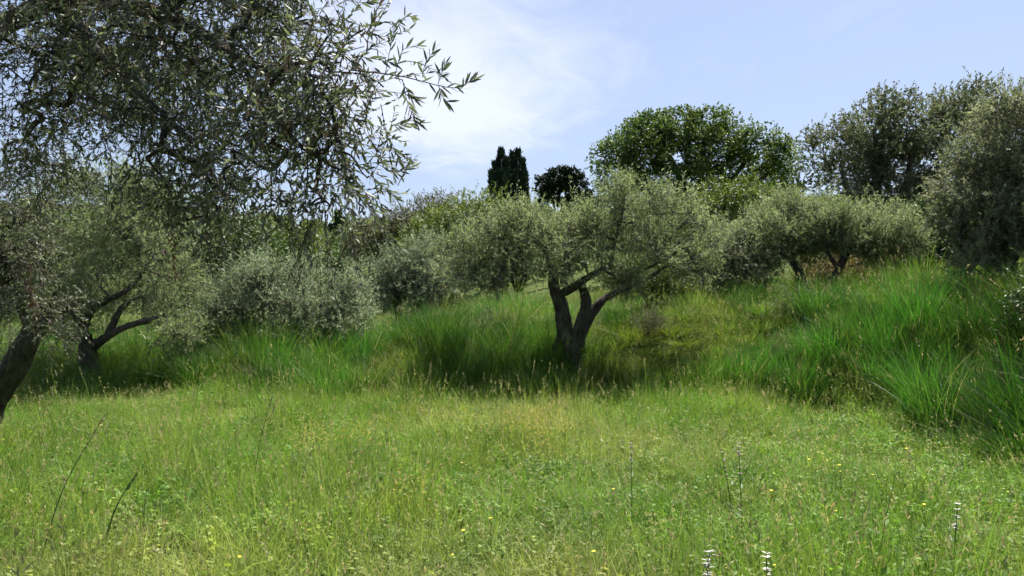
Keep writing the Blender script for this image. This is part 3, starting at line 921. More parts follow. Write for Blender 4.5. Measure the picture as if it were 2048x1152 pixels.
olive('yellow-green bushy tree under the right half of the dome tree', 1470, 26.0, [(1440, 420), (1500, 410), (1540, 430)],
      [(1440, 410, 50, 36, 0, 1.2), (1500, 410, 45, 35, 0, 1.2), (1545, 420, 40, 30, 0, 1.1), (1480, 460, 70, 40, -.3, 1.2), (1400, 440, 45, 35, 0, 1.0)], 'yellow_green', name='shrub', cat='shrub',
      n_clump=210, twigs=11, leaves=12, leafL=.11, leafW=.045, twigL=.4, spread=.24, up=.4, r0=.1, tint_mu=.35)
olive('orange-brown dry bush between the olive trunks and the right trees', 1760, 18.2, [(1730, 520), (1780, 520), (1820, 520)],
      [(1640, 535, 35, 25, 0, .6), (1720, 530, 45, 26, 0, .7), (1780, 530, 40, 26, 0, .7), (1830, 525, 30, 26, .2, .6), (1800, 500, 40, 25, .6, .6)], 'orange', name='shrub', cat='shrub',
      n_clump=170, twigs=10, leaves=12, leafL=.07, leafW=.024, twigL=.26, spread=.14, up=.3, r0=.05)
olive('yellow-green low bush under the right limb of the middle olive', 1290, 14.6, [(1270, 560), (1310, 560)],
      [(1250, 560, 40, 25, 0, .5), (1300, 560, 40, 28, 0, .5), (1345, 560, 35, 30, .2, .5)], 'yellow_green', name='shrub', cat='shrub',
      n_clump=110, twigs=9, leaves=12, leafL=.06, leafW=.024, twigL=.24, spread=.12, up=.4, r0=.04, tint_mu=.4)
for lab, bx, dd, spec, mt, nc_ in [
    ('bright green bushy tree in the gap left of the blue-green cypress', 590, 42.0, [(560, 480, 40, 28, 0, 1.6), (610, 475, 40, 26, 0, 1.6), (585, 500, 55, 28, 0, 1.6)], 'yellow_green', 130),
    ('dark green bush at the foot of the blue-green cypress', 640, 46.0, [(630, 500, 35, 24, 0, 1.5), (665, 505, 30, 22, 0, 1.4), (600, 515, 35, 22, 0, 1.4)], 'broad', 110),
    ('grey-green bush right of the blue-green cypress', 735, 40.0, [(720, 480, 28, 25, 0, 1.2), (750, 480, 28, 24, 0, 1.2), (735, 505, 40, 25, 0, 1.4)], 'olive_grey', 120),
    ('light green tree seen behind the sawn-limb olive', 430, 30.0, [(400, 470, 55, 50, 0, 1.6), (460, 480, 50, 45, 0, 1.6), (430, 530, 60, 40, 0, 1.6), (510, 500, 40, 35, 0, 1.3)], 'green', 190),
    ('fresh green tree behind the leaning trunk at the left edge', 60, 24.0, [(20, 520, 90, 80, 0, 1.8), (110, 480, 80, 70, 0, 1.8), (-40, 560, 80, 70, 0, 1.5), (60, 610, 90, 50, 0, 1.5), (220, 560, 70, 60, 0, 1.5)], 'green', 220),
    ('pale green tree behind the sawn-limb olive, its top under the hanging twigs', 290, 27.0, [(290, 420, 60, 55, 0, 1.5), (340, 470, 60, 50, 0, 1.4), (250, 480, 70, 60, 0, 1.4)], 'olive_silver', 170),
]:
    olive(lab, bx, dd, [(s[0], s[1]) for s in spec[:3]], spec, mt, name='bushy_tree', n_clump=nc_, twigs=10, leaves=11, leafL=.15, leafW=.06, twigL=.5, spread=.3, up=.45, r0=.15, forks=.8, tint_mu=.48)

# dark shrub at the right edge of the bank, reaching out of the picture
olive('dark leafy bush at the right edge of the grassy bank', 2110, 8.6, [(2080, 600), (2130, 580), (2160, 640)],
      [(2085, 620, 55, 70, 0, .4), (2150, 590, 70, 80, 0, .6), (2100, 700, 50, 50, 0, .5)], 'broad', name='shrub', cat='shrub', n_clump=90, twigs=9, leaves=14, leafL=.06, leafW=.02, twigL=.25, spread=.1, r0=.05, tint_mu=.25)
# dry and dark little bushes on the bank
for lab, px, dd, h_, w_, mt in [
    ('dry pinkish-brown bush on the bank right of the middle olive', 1300, 12.8, .42, .32, 'heath'),
    ('dark green spiky bush on the right of the bank', 1590, 12.6, .5, .35, 'broad'),
    ('orange-brown dry tuft at the foot of the right bank', 1840, 10.0, .35, .22, 'orange'),
    ('brown withered plant at the foot of the bank, left of its twin', 1478, 11.4, .40, .12, 'heath'),
    ('brown withered plant at the foot of the bank, right of its twin', 1556, 11.2, .42, .17, 'heath'),
    ('dark bush on the bank left of the middle trunk', 985, 12.9, .5, .35, 'broad'),
    ('brownish withered plant at the foot of the left grass mound', 520, 11.5, .34, .30, 'heath'),
    ('orange-brown dry patch high on the right of the bank', 1985, 10.3, .3, .35, 'orange'),
]:
    b = P(px, 600, dd)
    b[2] = gz(b[0], dd)
    cc = np.array([b + (0, 0, h_ * .55)])
    build_tree('shrub', lab, 'shrub', b, [([b - (0, 0, .05), b + (0, 0, h_ * .2), b + (0.02, 0, h_ * .5)], [.02, .015, .008])], (cc, np.array([[w_, w_, h_ * .5]])), mt, n_clump=34, twigs=9, leaves=12,
               leafL=.035, leafW=.011, twigL=.2, spread=.06, up=.8, lo=.1, r_tip=.003, ksides=8, twig_r=.0015)


# ------------------------------------------------------------------ far wood on the hillside across the valley
def far_wood():
    n_ = 1000
    x = rng.uniform(-170, 150, n_)
    y = rng.uniform(60, 260, n_)
    keep = (np.abs(x / y + .25) < .62) & (hgt(x, y) > -5)
    x, y = x[keep], y[keep]
    z = hgt(x, y)
    V, F, T, o = [], [], [], 0
    for i in range(len(x)):
        h = rng.uniform(1.8, 4.2)
        n2_ = 70
        d = unit(rng.normal(size=(n2_, 3)))
        d[:, 2] = np.abs(d[:, 2]) * 1.1 - .2
        p = np.array([x[i], y[i], z[i] + h * .45]) + d * np.array([h * .6, h * .6, h * .5]) * rng.uniform(.7, 1.05, (n2_, 1))
        v3, f3, k3 = leaves_simple(p, unit(d + rng.normal(size=d.shape) * .6), unit(d + rng.normal(size=d.shape) * .4), np.full(n2_, h * .34), np.full(n2_, h * .22))
        V.append(v3)
        F.append(f3 + o)
        o += len(v3)
        T.append(np.repeat(np.clip(rng.normal(rng.uniform(.15, .75), .12, n2_), 0, 1), k3))
    return np.vstack(V), np.vstack(F), np.concatenate(T)


M['wood'] = leaf_mat('far_wood_leaf', [(0, (.02, .035, .018)), (.3, (.045, .07, .03)), (.6, (.09, .115, .05)), (.85, (.15, .155, .07)), (1, (.17, .18, .12))], None, .2, .7, .15)
v3, f3, t3 = far_wood()
tag(mesh_obj('far_wood', v3, f3, M['wood'], tint=t3), 'scrubby wood covering the far hillside', 'wood', kind='stuff')


# ------------------------------------------------------------------ grass
def blade_clump(name, n_, rad, h0, h1, w0, w1, lean, bendy, seg=4, mat='grass', seedheads=0.0, tint=(.42, .22), dead=.018):
    a = rng.uniform(0, 2 * np.pi, n_)
    rr_ = rad * np.sqrt(rng.random(n_))
    base = np.stack([rr_ * np.cos(a), rr_ * np.sin(a), np.full(n_, -.02)], -1)
    az = a + rng.normal(0, .9, n_)
    out = np.stack([np.cos(az), np.sin(az), np.zeros(n_)], -1)
    H = rng.uniform(h0, h1, n_) * np.clip(rng.normal(1, .18, n_), .5, 1.5)
    ln = np.abs(rng.normal(lean, lean * .6, n_))
    bd = np.abs(rng.normal(bendy, bendy * .6, n_))
    t = np.linspace(0, 1, seg + 1)
    c = base[:, None] + np.array([0, 0, 1.0]) * (H[:, None] * (t - .35 * (bd[:, None] * t ** 2)))[..., None] + out[:, None] * (H[:, None] * (ln[:, None] * t + bd[:, None] * t ** 2))[..., None]
    yaw = rng.uniform(0, np.pi, n_)
    s = np.stack([np.cos(yaw), np.sin(yaw), np.zeros(n_)], -1)
    W = rng.uniform(w0, w1, n_)
    prof = np.array([.8, 1.0, .85, .55, .06]) if seg == 4 else np.linspace(1, .06, seg + 1)
    e = s[:, None] * (W[:, None] * .5 * prof[None])[..., None]
    v = np.concatenate([c - e, c + e], 1).reshape(-1, 3)
    k = seg + 1
    f = np.array([[i, i + k, i + k + 1, i + 1] for i in range(seg)])
    F = (f[None] + (np.arange(n_) * 2 * k)[:, None, None]).reshape(-1, 4)
    ti = np.clip(rng.normal(tint[0], tint[1], n_), 0, .94)
    ti[rng.random(n_) < dead] = 1.0
    ti = np.repeat(ti, 2 * k)
    if seedheads > 0:
        m_ = max(1, int(n_ * seedheads))
        tip = c[:m_, -1]
        dirn = unit(c[:m_, -1] - c[:m_, -2])
        reps = 7
        p = np.repeat(tip, reps, 0) - np.repeat(dirn, reps, 0) * (rng.random(m_ * reps) * .09)[:, None]
        d = unit(np.repeat(dirn, reps, 0) + rng.normal(size=(m_ * reps, 3)) * .4)
        v3, f3, k3 = leaves_simple(p, d, unit(rng.normal(size=d.shape)), np.full(len(p), .028), np.full(len(p), .008))
        F = [F, f3 + len(v)]
        v = np.vstack([v, v3])
        ti = np.concatenate([ti, np.full(len(v3), .97)])
    return variant(name, v, F, mat, ti)


def variant(name, v, F, mat, ti):
    o = mesh_obj(name, v, F, M[mat], tint=ti, smooth_shade=False)
    col.objects.unlink(o)                              # only its mesh is used, by the grass below
    return o


def herb_clump(name, n_stem, h, leafL, leafW, per=9, mat='herb', flower=None):
    P_, D_, V, F, ti, o = [], [], [], [], [], 0
    paths = []
    for s in range(n_stem):
        a = rng.uniform(0, 6.28)
        ln = rng.uniform(.05, .5)
        H = h * rng.uniform(.5, 1.15)
        b = np.array([rng.normal() * .05, rng.normal() * .05, -.01])
        t = np.linspace(0, 1, 4)
        pp = b + np.outer(t, [0, 0, H]) + np.outer(t ** 1.5, [math.cos(a) * ln * H, math.sin(a) * ln * H, 0])
        paths.append(pp)
        for j in range(per):
            q_ = rng.uniform(.1, 1)
            p = pp[0] + (pp[-1] - pp[0]) * q_
            aa = rng.uniform(0, 6.28)
            P_.append(p)
            D_.append([math.cos(aa), math.sin(aa), rng.uniform(-.1, .8)])
    v, q = tube_batch(np.array(paths), np.tile([.0022, .002, .0016, .001], (len(paths), 1)), 3)
    pos, d = np.array(P_), unit(np.array(D_))
    N = len(pos)
    v3, f3, k3 = leaves_simple(pos, d, unit(np.array([[0, 0, 1.0]]) + rng.normal(size=(N, 3)) * .4), leafL * rng.uniform(.6, 1.2, N), leafW * rng.uniform(.7, 1.2, N))
    tint = np.concatenate([np.full(len(v), .5), np.repeat(np.clip(rng.normal(.5, .2, N), 0, .9), k3)])
    return variant(name, np.vstack([v, v3]), [q, f3 + len(v)], mat, tint)


def scatter(name, label, cat, pts, yaw, tilt, scl, idx, colr, variants):
    n_ = len(pts)
    me = bpy.data.meshes.new(name)
    me.vertices.add(n_)
    me.vertices.foreach_set('co', np.asarray(pts, np.float32).ravel())
    rot = np.stack([rng.normal(0, 1, n_) * tilt, rng.normal(0, 1, n_) * tilt, yaw], -1).astype(np.float32)
    a = me.attributes.new('rot', 'FLOAT_VECTOR', 'POINT')
    a.data.foreach_set('vector', rot.ravel())
    a = me.attributes.new('scl', 'FLOAT_VECTOR', 'POINT')
    a.data.foreach_set('vector', np.asarray(scl, np.float32).ravel())
    a = me.attributes.new('vi', 'INT', 'POINT')
    a.data.foreach_set('value', np.asarray(idx, np.int32))
    a = me.attributes.new('plant_colour', 'FLOAT_COLOR', 'POINT')
    a.data.foreach_set('color', np.concatenate([colr, np.ones((n_, 1))], 1).astype(np.float32).ravel())
    o = bpy.data.objects.new(name, me)
    col.objects.link(o)
    ng = bpy.data.node_groups.new(name, 'GeometryNodeTree')
    ng.interface.new_socket('Geometry', in_out='INPUT', socket_type='NodeSocketGeometry')
    ng.interface.new_socket('Geometry', in_out='OUTPUT', socket_type='NodeSocketGeometry')
    gi = ng.nodes.new('NodeGroupInput')
    go = ng.nodes.new('NodeGroupOutput')
    iop = ng.nodes.new('GeometryNodeInstanceOnPoints')
    g2i = ng.nodes.new('GeometryNodeGeometryToInstance')
    for vo in reversed(variants):
        oi = ng.nodes.new('GeometryNodeObjectInfo')
        oi.inputs['Object'].default_value = vo
        ng.links.new(oi.outputs['Geometry'], g2i.inputs[0])

    def named(nm, dt):
        k = ng.nodes.new('GeometryNodeInputNamedAttribute')
        k.data_type = dt
        k.inputs[0].default_value = nm
        return k.outputs[0]
    ng.links.new(gi.outputs[0], iop.inputs['Points'])
    ng.links.new(g2i.outputs[0], iop.inputs['Instance'])
    iop.inputs['Pick Instance'].default_value = True
    ng.links.new(named('vi', 'INT'), iop.inputs['Instance Index'])
    ng.links.new(named('rot', 'FLOAT_VECTOR'), iop.inputs['Rotation'])
    ng.links.new(named('scl', 'FLOAT_VECTOR'), iop.inputs['Scale'])
    ng.links.new(iop.outputs[0], go.inputs[0])
    md = o.modifiers.new('scatter', 'NODES')
    md.node_group = ng
    return tag(o, label, cat, kind='stuff')


def area_points(n_, y0, y1, margin, dens=None):
    """random ground points in the widening strip the camera looks over, with a margin at each side"""
    y = np.sqrt(rng.uniform(y0 ** 2, y1 ** 2, n_))
    x = rng.uniform(-1, 1, n_) * (.675 * y + margin)
    return x, y


def mixc3(a, b, t):
    return np.asarray(a)[None] * (1 - t[:, None]) + np.asarray(b)[None] * t[:, None]


def join_variants(name, vs):
    """several loose clumps become one turf patch"""
    V, F, T, o = [], [], [], 0
    mats = []
    for vo, off in vs:
        me = vo.data
        n_ = len(me.vertices)
        co = np.empty(n_ * 3, np.float32)
        me.vertices.foreach_get('co', co)
        ti = np.empty(n_, np.float32)
        me.attributes['tint'].data.foreach_get('value', ti)
        V.append(co.reshape(-1, 3) + np.array([off[0], off[1], 0]))
        T.append(ti)
        F += [[o + i for i in p.vertices] for p in me.polygons]
        o += n_
    tri = np.array([f for f in F if len(f) == 3])
    quad = np.array([f for f in F if len(f) == 4])
    return variant(name, np.vstack(V), [f for f in (quad, tri) if len(f)], 'grass', np.concatenate(T))


def turf(kind):
    r = .33
    def at():
        a = rng.uniform(0, 6.28)
        q_ = r * math.sqrt(rng.random()) * .9
        return (q_ * math.cos(a), q_ * math.sin(a))
    vs = [(blade_clump('c', 130, r, .09, .25, .0045, .0085, .28, .45, 3, tint=(.42, .28)), (0, 0)),
          (blade_clump('c', 70 if kind < 3 else 46, r, .22, .46, .003, .0048, .10, .16, 3, seedheads=.10, tint=(.5, .3)), (0, 0)),
          (blade_clump('c', 4, r, .20, .36, .007, .011, .25, .5, 4, tint=(.35, .3)), (0, 0)),
          (blade_clump('c', 3, r, .45, .75, .004, .006, .12, .2, 4, seedheads=.6, tint=(.3, .3)), (0, 0))]
    for k in range(3):
        vs.append((blade_clump('c', 22, .05, .14, .32, .004, .008, .3, .5, 3, tint=(.35, .25)), at()))
    for k in range(2 if kind < 3 else 5):
        vs.append((herb_clump('c', 5, .18, .040, .020, 7), at()))
    if kind >= 7:                                        # coarse broad-leaved weeds
        for k in range(5):
            vs.append((herb_clump('c', 6, .16, .085, .036, 5), at()))
    return join_variants('turf_patch', vs)


def tussock(h, fan, n_):
    vs = [(blade_clump('c', n_, .12, h * .55, h, .0045, .008, .20 * fan, .45 * fan, 4, tint=(.42, .24)), (0, 0)),
          (blade_clump('c', n_ // 3, .24, h * .3, h * .6, .0035, .0065, .3 * fan, .6 * fan, 3, tint=(.5, .25)), (0, 0)),
          (blade_clump('c', n_ // 8, .18, h * .85, h * 1.1, .0025, .004, .12, .2, 4, seedheads=.05, tint=(.6, .2)), (0, 0))]
    return join_variants('tussock_patch', vs)


def hexgrid(x0, x1, y0, y1, sp, jit):
    nx, ny = int((x1 - x0) / sp) + 1, int((y1 - y0) / (sp * .866)) + 1
    i, j = np.meshgrid(np.arange(nx), np.arange(ny))
    x = x0 + (i + .5 * (j % 2)) * sp
    y = y0 + j * sp * .866
    return (x + rng.normal(0, jit, x.shape)).ravel(), (y + rng.normal(0, jit, y.shape)).ravel()


turfs = [turf(k) for k in range(9)]
tufts = [tussock(.75, .8, 190), tussock(.66, .9, 170), tussock(.8, .6, 200), tussock(.6, 1.2, 160), tussock(.7, .8, 180), tussock(.5, 1.3, 170)]

# field
x, y = hexgrid(-16, 15, 2.0, 24.5, .335, .10)
d = bank_dist(x, y)
keep = ((d < 4.0) | (rng.random(len(x)) < .55)) & (d < 13) & (np.abs(x) < .675 * y + 1.8)
x, y, d = x[keep], y[keep], d[keep]
n_ = len(x)
pn = fbm(x * .55, y * .55, 21, 3)
dry = np.clip((pn - .42) * 3.2 + rng.normal(0, .14, n_), 0, 1)
cg = mixc3((.158, .256, .052), (.275, .315, .092), dry) * (0.68 + .5 * rng.random((n_, 1)))
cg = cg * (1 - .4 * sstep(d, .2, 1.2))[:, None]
hs_ = (1 + .5 * sstep(d, 3, 6)) * np.clip(.30 + 1.15 * fbm(x * .8 + 7, y * .8, 41, 2) + rng.normal(0, .15, n_), .4, 1.6)
scl = np.stack([np.full(n_, 1.0), np.full(n_, 1.0), hs_], -1) * rng.uniform(.9, 1.15, (n_, 1))
idx = np.where(rng.random(n_) < .2 + .5 * sstep(x / y, .0, .5), rng.integers(3, 7, n_), rng.integers(0, 3, n_))
weed = rng.random(n_) < .05 * sstep(fbm(x * .8 + 90, y * .8, 141, 2), .45, .62) + .03 * sstep(-y, -7.5, -4.5)
idx = np.where(weed, rng.integers(7, 9, n_), idx)
cg[weed] *= np.array([.72, .85, .75])
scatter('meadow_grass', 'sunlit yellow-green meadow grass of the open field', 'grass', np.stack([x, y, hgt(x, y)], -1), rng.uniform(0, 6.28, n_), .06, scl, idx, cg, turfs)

# tussocks of tall grass on the bank and the terrace above it
x, y = hexgrid(-16, 17, 3.0, 23.0, .34, .14)
d = bank_dist(x, y)
clumpn = fbm(x * .75 + 13, y * .75 + 5, 91, 2)
keep = (d > .1 + 2.6 * (fbm(x * .9, y * .9, 8, 2) - .5)) & (d < 10) & (np.abs(x) < .675 * y + 3.0) & (rng.random(len(x)) < .55 + .45 * sstep(clumpn, .3, .5))
keep &= (d < 6) | (rng.random(len(x)) < .5)
x, y, d, clumpn = x[keep], y[keep], d[keep], clumpn[keep]
n_ = len(x)
fr = fbm(x * .6 + 3, y * .6 + 70, 95, 3)
yel = np.clip((fr - .5) * 3.0, 0, 1) * .7
yel = np.maximum(yel, 1.1 * np.exp(-(((x - 2.3) / 1.3) ** 2 + ((y - 12.3) / 1.0) ** 2)))  # yellower grass right of the middle trunk, brightened in place of missing sunlight
yel = np.maximum(yel, .8 * np.exp(-(((x + 1.9) / .8) ** 2 + ((y - 11.6) / .8) ** 2)))
yel = np.clip(yel + rng.normal(0, .14, n_), 0, 1)
cg = mixc3((.046, .126, .022), (.225, .275, .058), yel) * (0.40 + 1.15 * rng.random((n_, 1)))
cg = cg * (1 - .45 * sstep(x / y, .50, .64) * sstep(-y, -12, -9))[:, None]  # darker grass at the near right edge, tall olive's shade put into its colour
hs_ = (.15 + 1.4 * clumpn) * (1 - .58 * yel)
hs_ = hs_ + .25 * np.exp(-(((x + 4.0) / 1.3) ** 2 + ((y - 12.2) / .8) ** 2))
hs_ = hs_ + .12 * sstep(x / y, .42, .56) * sstep(-y, -11.5, -9.5)
hs_ = hs_ + .25 * np.exp(-(((x - .9) / 1.3) ** 2 + ((y - 11.2) / .5) ** 2)) + .5 * np.exp(-(((x + 6.2) / 1.6) ** 2 + ((y - 11.0) / .5) ** 2))
hs_ = np.clip(hs_ + rng.normal(0, .16, n_), .25, 1.35) * (.55 + .45 * sstep(d, -.2, .6)) * (1 - .25 * sstep(d, 2.5, 4.0))
scl = np.stack([np.full(n_, 1.15), np.full(n_, 1.15), hs_], -1) * rng.uniform(.85, 1.2, (n_, 1))
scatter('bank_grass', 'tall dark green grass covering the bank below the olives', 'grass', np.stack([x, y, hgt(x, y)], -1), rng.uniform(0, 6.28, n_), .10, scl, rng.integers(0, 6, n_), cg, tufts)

# upright broom-like clumps that stand out of the bank, each a plant of its own
M['broom'] = leaf_mat('broom_stem', [(0, (.018, .045, .012)), (.4, (.040, .100, .022)), (.75, (.070, .150, .032)), (1, (.13, .20, .06))], None, .25, .6, .2)


def stem_set(n_, rad, h0, h1, w, lean, bendy, seg=3):
    o = blade_clump('c', n_, rad, h0, h1, w * .7, w * 1.3, lean, bendy, seg, tint=(.45, .22))
    me = o.data
    co = np.empty(len(me.vertices) * 3, np.float32)
    me.vertices.foreach_get('co', co)
    ti = np.empty(len(me.vertices), np.float32)
    me.attributes['tint'].data.foreach_get('value', ti)
    return co.reshape(-1, 3), np.array([list(p.vertices) for p in me.polygons]), ti


for px, dd, w_, h_, lab in [
    (120, 10.9, .40, .56, 'spiky clump at the foot of the sawn-limb olive, left of its trunk'),
    (205, 10.8, .40, .54, 'spiky clump hiding the trunk foot of the sawn-limb olive'),
    (440, 11.6, .42, .62, 'dark green spiky clump at the left end of the grass mound'),
    (560, 11.5, .45, .72, 'largest dark green spiky clump in the middle of the left grass mound'),
    (670, 11.6, .42, .74, 'dark green spiky clump at the right end of the grass mound'),
    (840, 13.2, .50, .66, 'dark spiky clump on the bank beneath the small grey-green olive'),
    (930, 12.9, .48, .60, 'dark spiky clump on the bank halfway to the middle trunk'),
    (1235, 13.4, .42, .55, 'dark spiky clump behind and right of the middle trunk'),
    (1500, 13.4, .50, .62, 'dark spiky clump on the bank below the drooping grey olive'),
    (1640, 12.2, .50, .66, 'broad spiky clump low on the bank below the slanting trunk'),
    (1740, 11.2, .46, .60, 'dark spiky clump at the foot of the right bank'),
    (1800, 12.4, .55, .66, 'bright spiky clump on the bank below the right trees'),
    (1900, 11.2, .50, .66, 'spiky clump high on the bank near the tall pale olive'),
    (1985, 9.4, .45, .62, 'dark spiky clump low at the right edge of the bank'),
    (1950, 8.2, .40, .58, 'dark spiky clump where the right bank comes down into the field'),
    (2040, 7.4, .40, .60, 'nearest dark spiky clump, cut by the right edge'),
]:
    b = P(px, 600, dd)
    b[2] = gz(b[0], dd) - .02
    r_ = thing('spiky_bush', lab, 'bush', b, 'spiky clumps on the bank')
    v, f, ti = stem_set(700, w_ * .6, h_ * .6, h_ * 1.15, .007, .22, .16)
    o = mesh_obj('stems', v, f, M['broom'], r_, tint=ti)
    o['kind'] = 'stuff'
    v, f, ti = stem_set(160, w_ * .8, h_ * .25, h_ * .5, .008, .35, .5)
    o = mesh_obj('base_leaves', v, f, M['broom'], r_, tint=ti)
    o['kind'] = 'stuff'
    r_.rotation_euler = (0, 0, rng.uniform(0, 6.28))

# orange-yellow patches of tiny flowers in the field
tiny = []
for k in range(3):
    nfl = 16
    pp = np.stack([rng.normal(0, .08, nfl), rng.normal(0, .08, nfl), rng.uniform(.14, .34, nfl)], -1)
    P6 = np.repeat(pp, 5, 0)
    aa = rng.uniform(0, 6.28, nfl * 5)
    v3, f3, k3 = leaves_simple(P6, unit(np.stack([np.cos(aa), np.sin(aa), np.full(len(aa), .35)], -1)), np.tile([0, 0, 1.0], (len(aa), 1)), np.full(len(aa), .011), np.full(len(aa), .009))
    tiny.append(variant('tiny_flower_clump', v3, f3, 'herb', np.full(len(v3), .7)))
px_, py_ = [], []
for cx, cy_, sx, sy, m_ in [(1050, 862, 60, 20, 40), (700, 885, 50, 20, 26), (960, 860, 50, 12, 12), (590, 890, 40, 20, 7), (870, 1010, 40, 30, 5), (1700, 880, 90, 50, 14)]:
    rows = np.clip(rng.normal(cy_, sy, m_), 800, 1140)
    dd = CAM_Z * FPX / (rows - 576 + 30)
    px_.append((rng.normal(cx, sx, m_) - 1024) / FPX * dd)
    py_.append(dd)
x, y = np.concatenate(px_), np.concatenate(py_)
n_ = len(x)
cg = mixc3((.32, .23, .045), (.34, .28, .06), rng.random(n_))
scatter('tiny_flowers', 'patches of tiny orange-yellow flowers in the field grass', 'flowers', np.stack([x, y, hgt(x, y)], -1), rng.uniform(0, 6.28, n_), .1, np.ones((n_, 3)), rng.integers(0, 3, n_), cg, tiny)


# ------------------------------------------------------------------ single flowers and stalks
def ground_px(px, row, h=0.0):
    """ground point whose top at height h shows near that row"""
    d = 6.0
    for _ in range(25):
        x_ = (px - 1024) / FPX * d
        zt = gz(x_, d) + h
        d = .5 * d + .5 * np.clip((CAM_Z - zt) * FPX / max(20, row - 576), 2.5, 14)
    return np.array([(px - 1024) / FPX * d, d, gz((px - 1024) / FPX * d, d)])


def stem_mesh(h, r, lean, k=5):
    t = np.linspace(0, 1, 6)
    pp = np.stack([lean[0] * t ** 1.6, lean[1] * t ** 1.6, h * t - .02], -1)
    return tube_batch(pp[None], np.linspace(r, r * .5, 6)[None], k) + (pp[-1], unit(pp[-1] - pp[-2]))


# yellow flowers: petals on a disc
petV = []
for k in range(12):
    a = k / 12 * 2 * math.pi
    petV.append((math.cos(a), math.sin(a)))
pd = np.array([[c, s, .25] for c, s in petV])
vp, fp, kp = leaves_simple(np.zeros((12, 3)), unit(pd), np.tile([0, 0, 1.0], (12, 1)), np.full(12, .012), np.full(12, .0055))
sv, sq, tip0, _ = stem_mesh(.30, .0016, (.03, .02))
fl0 = thing('yellow_flower', 'small yellow daisy-like flower on a thin stem in the field grass', 'flower', (0, 0, 0), 'yellow flowers dotted over the field')
st0 = mesh_obj('stem', sv, sq, M['stem'], fl0, smooth_shade=True)
pe0 = mesh_obj('petals', vp + tip0, fp, M['petal_yellow'], fl0)
spots = [(940, 1050, 0), (1720, 1040, 0), (1890, 1130, 0), (1755, 945, 0), (1600, 975, 0), (1650, 905, 0), (2030, 1145, 0), (985, 1040, 0), (480, 1080, 0), (270, 925, 0), (1540, 1065, 0), (1850, 1000, 0), (1690, 925, 0)]
for i in range(16):
    spots.append((rng.uniform(900, 2030), rng.uniform(850, 1140), 0))
for i, (px, row, _) in enumerate(spots):
    p = ground_px(px, row, .3)
    if i == 0:
        f_ = fl0
    else:
        f_ = fl0.copy()
        col.objects.link(f_)
        for ch in (st0, pe0):
            c_ = ch.copy()
            col.objects.link(c_)
            c_.parent = f_
    f_.location = p.tolist()
    f_.rotation_euler = (rng.normal() * .12, rng.normal() * .12, rng.uniform(0, 6.28))
    s_ = rng.uniform(.6, 1.1)
    f_.scale = (s_, s_, s_)

# tall flower spikes with whorls of pale hooded flowers
for px, row, h, lab, pale in [(1412, 1108, .42, 'pale whorled flower spike at the bottom edge, left of its neighbour', True),
                              (1536, 1100, .40, 'pale whorled flower spike at the bottom edge, right of its neighbour', True),
                              (1906, 1008, .46, 'white-tipped flower spike standing alone at the lower right', True),
                              (1484, 890, .62, 'tall dusky flower spike in the middle of the right field', False),
                              (1264, 890, .5, 'thin dusky flower spike right below the middle olive', False),
                              (1465, 905, .5, 'shorter dusky flower spike left beside the tall one', False)]:
    p = ground_px(px, row, h)
    r_ = thing('flower_spike', lab, 'flower', p, 'flower spikes in the field')
    lean = (rng.normal() * .035, rng.normal() * .035)
    v, q, tp, td = stem_mesh(h, .004, lean)
    mesh_obj('stem', v, q, M['stem'], r_, smooth_shade=True)
    PP, DD, PB, DB = [], [], [], []
    for w in range(8):
        zc = h * (1 - .045 * w + rng.normal() * .018)
        t_ = zc / h
        c = np.array([lean[0] * t_ ** 1.6, lean[1] * t_ ** 1.6, zc])
        for k in range(9):
            a = k / 9 * 6.283 + w * .4 + rng.normal() * .3
            if rng.random() < .22:
                continue
            PB.append(c)
            DB.append([math.cos(a), math.sin(a), .55])
            if k % 2 == 0:
                PP.append(c + np.array([0, 0, .004]))
                DD.append([math.cos(a + .3), math.sin(a + .3), .25])
    g_ = .8 + .4 * rng.random()
    vb, fb, _ = leaves_simple(np.array(PB), unit(np.array(DB)), np.tile([0, 0, 1.0], (len(PB), 1)), np.full(len(PB), .020 * g_), np.full(len(PB), .010))
    mesh_obj('bracts', vb, fb, M['bract'] if not pale else M['stem'], r_)['kind'] = 'stuff'
    if pale:
        vb, fb, _ = leaves_simple(np.array(PP), unit(np.array(DD)), np.tile([0, 0, 1.0], (len(PP), 1)), rng.uniform(.014, .030, len(PP)) * g_, rng.uniform(.008, .014, len(PP)))
        mesh_obj('petals', vb, fb, M['petal_white'], r_)['kind'] = 'stuff'
    lv = np.array([[0, 0, h * (.15 + .1 * k)] for k in range(6)])
    ld = np.array([[math.cos(k * 1.9), math.sin(k * 1.9), .3] for k in range(6)])
    vb, fb, _ = leaves_simple(lv, unit(ld), np.tile([0, 0, 1.0], (6, 1)), np.full(6, .07), np.full(6, .022))
    mesh_obj('leaves', vb, fb, M['stem'], r_)['kind'] = 'stuff'

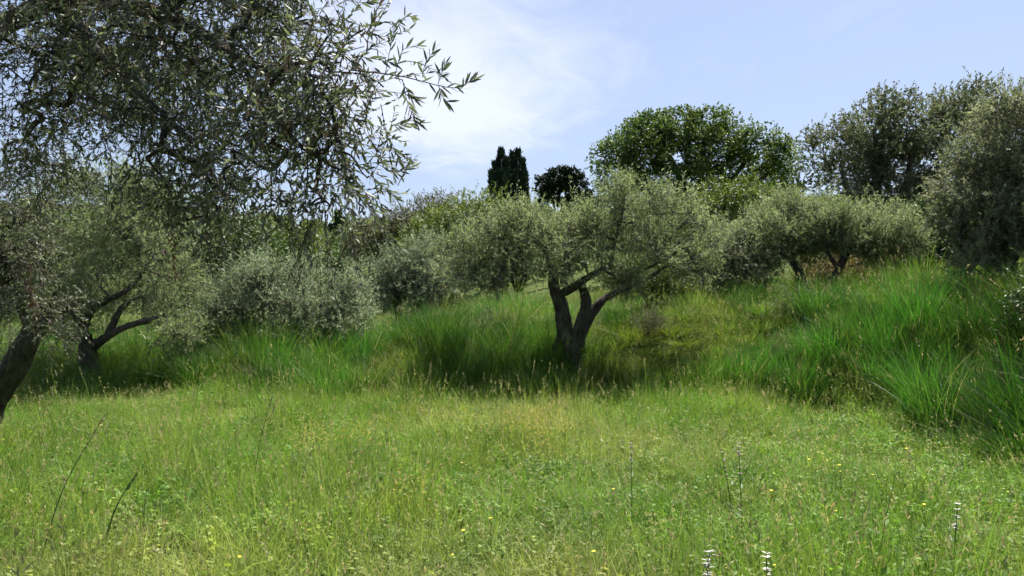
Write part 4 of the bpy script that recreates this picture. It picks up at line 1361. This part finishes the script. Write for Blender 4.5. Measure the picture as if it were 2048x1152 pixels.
# single long grass stalks that stand out of the field: (base px,row) -> (tip px,row)
for (bx, brow, tx, trow, lab, mt, w) in [
    (70, 1150, 210, 830, 'long thin dark stalk leaning right at the lower left', 'straw_dark', .008),
    (200, 1110, 275, 945, 'thick dark green blade leaning right at the lower left', 'stem', .014),
    (285, 1060, 292, 985, 'short dark blade beside the thick leaning blade', 'stem', .012),
    (500, 1010, 548, 780, 'long stalk with a pale tip, left of the pair below the grass mound', 'straw_dark', .007),
    (525, 930, 552, 800, 'long stalk with a pale tip, right of the pair below the grass mound', 'straw_dark', .006),
    (590, 1030, 628, 890, 'thin dark stalk in the left middle of the field', 'straw_dark', .006),
    (858, 860, 862, 722, 'tall straw-coloured stalk left of the middle olive', 'straw', .006),
    (850, 830, 842, 765, 'short straw-coloured stalk beside the tall straw one', 'straw', .006),
    (505, 800, 502, 735, 'straw-coloured stalk in front of the grass mound', 'straw', .005),
    (576, 805, 574, 745, 'pale stalk at the right foot of the grass mound', 'straw', .004),
    (770, 950, 772, 860, 'upright green stalk left of the orange flower patch', 'stem', .003),
    (992, 880, 994, 790, 'upright green stalk by the orange flower patch', 'stem', .003),
    (1270, 800, 1272, 720, 'pale upright stalk right of the middle trunk', 'straw', .004),
]:
    b = ground_px(bx, brow)
    d_ = b[1]
    tip = P(tx, trow, d_ + .1)
    mid = (b + tip) / 2 + np.array([-(tip - b)[0] * .12, 0, .03])
    r_ = thing('grass_stalk', lab, 'grass stalk', b, 'single stalks standing out of the grass')
    pp = catmull([b - (0, 0, .03), mid, tip], 10)
    v, q = tube_batch(pp[None], np.linspace(w * .5, w * .2, 10)[None], 4)
    mesh_obj('stem', v, q, M[mt], r_, smooth_shade=True, origin=b)
    dirn = unit(pp[-1] - pp[-2])
    m_ = 22
    ps = pp[-1] - dirn * (rng.random(m_) * .14)[:, None]
    dd = unit(dirn + rng.normal(size=(m_, 3)) * .35)
    v3, f3, _ = leaves_simple(ps, dd, unit(rng.normal(size=(m_, 3))), np.full(m_, .028), np.full(m_, .007))
    mesh_obj('seed_head', v3, f3, M['straw'] if mt != 'stem' else M['stem'], r_, origin=b)

# bent straw-coloured blade lying in the grass at the lower left
b = ground_px(236, 1140)
tip = P(325, 1098, b[1] + .15)
pp = catmull([b + (0, 0, .05), (b + tip) / 2 + (0, 0, .03), tip], 8)
s = np.array([.1, .3, .95])
e = unit(s) * .5 * np.array([.006, .012, .016, .017, .016, .013, .009, .002])[:, None]
v = np.vstack([pp - e, pp + e, pp + np.array([0, -.003, 0])])
f = np.array([[i, i + 16, i + 17, i + 1] for i in range(7)] + [[i + 16, i + 8, i + 9, i + 17] for i in range(7)])
tag(mesh_obj('dry_leaf_blade', v, f, M['straw']), 'bent straw-coloured dry blade lying in the grass at the lower left', 'grass blade')
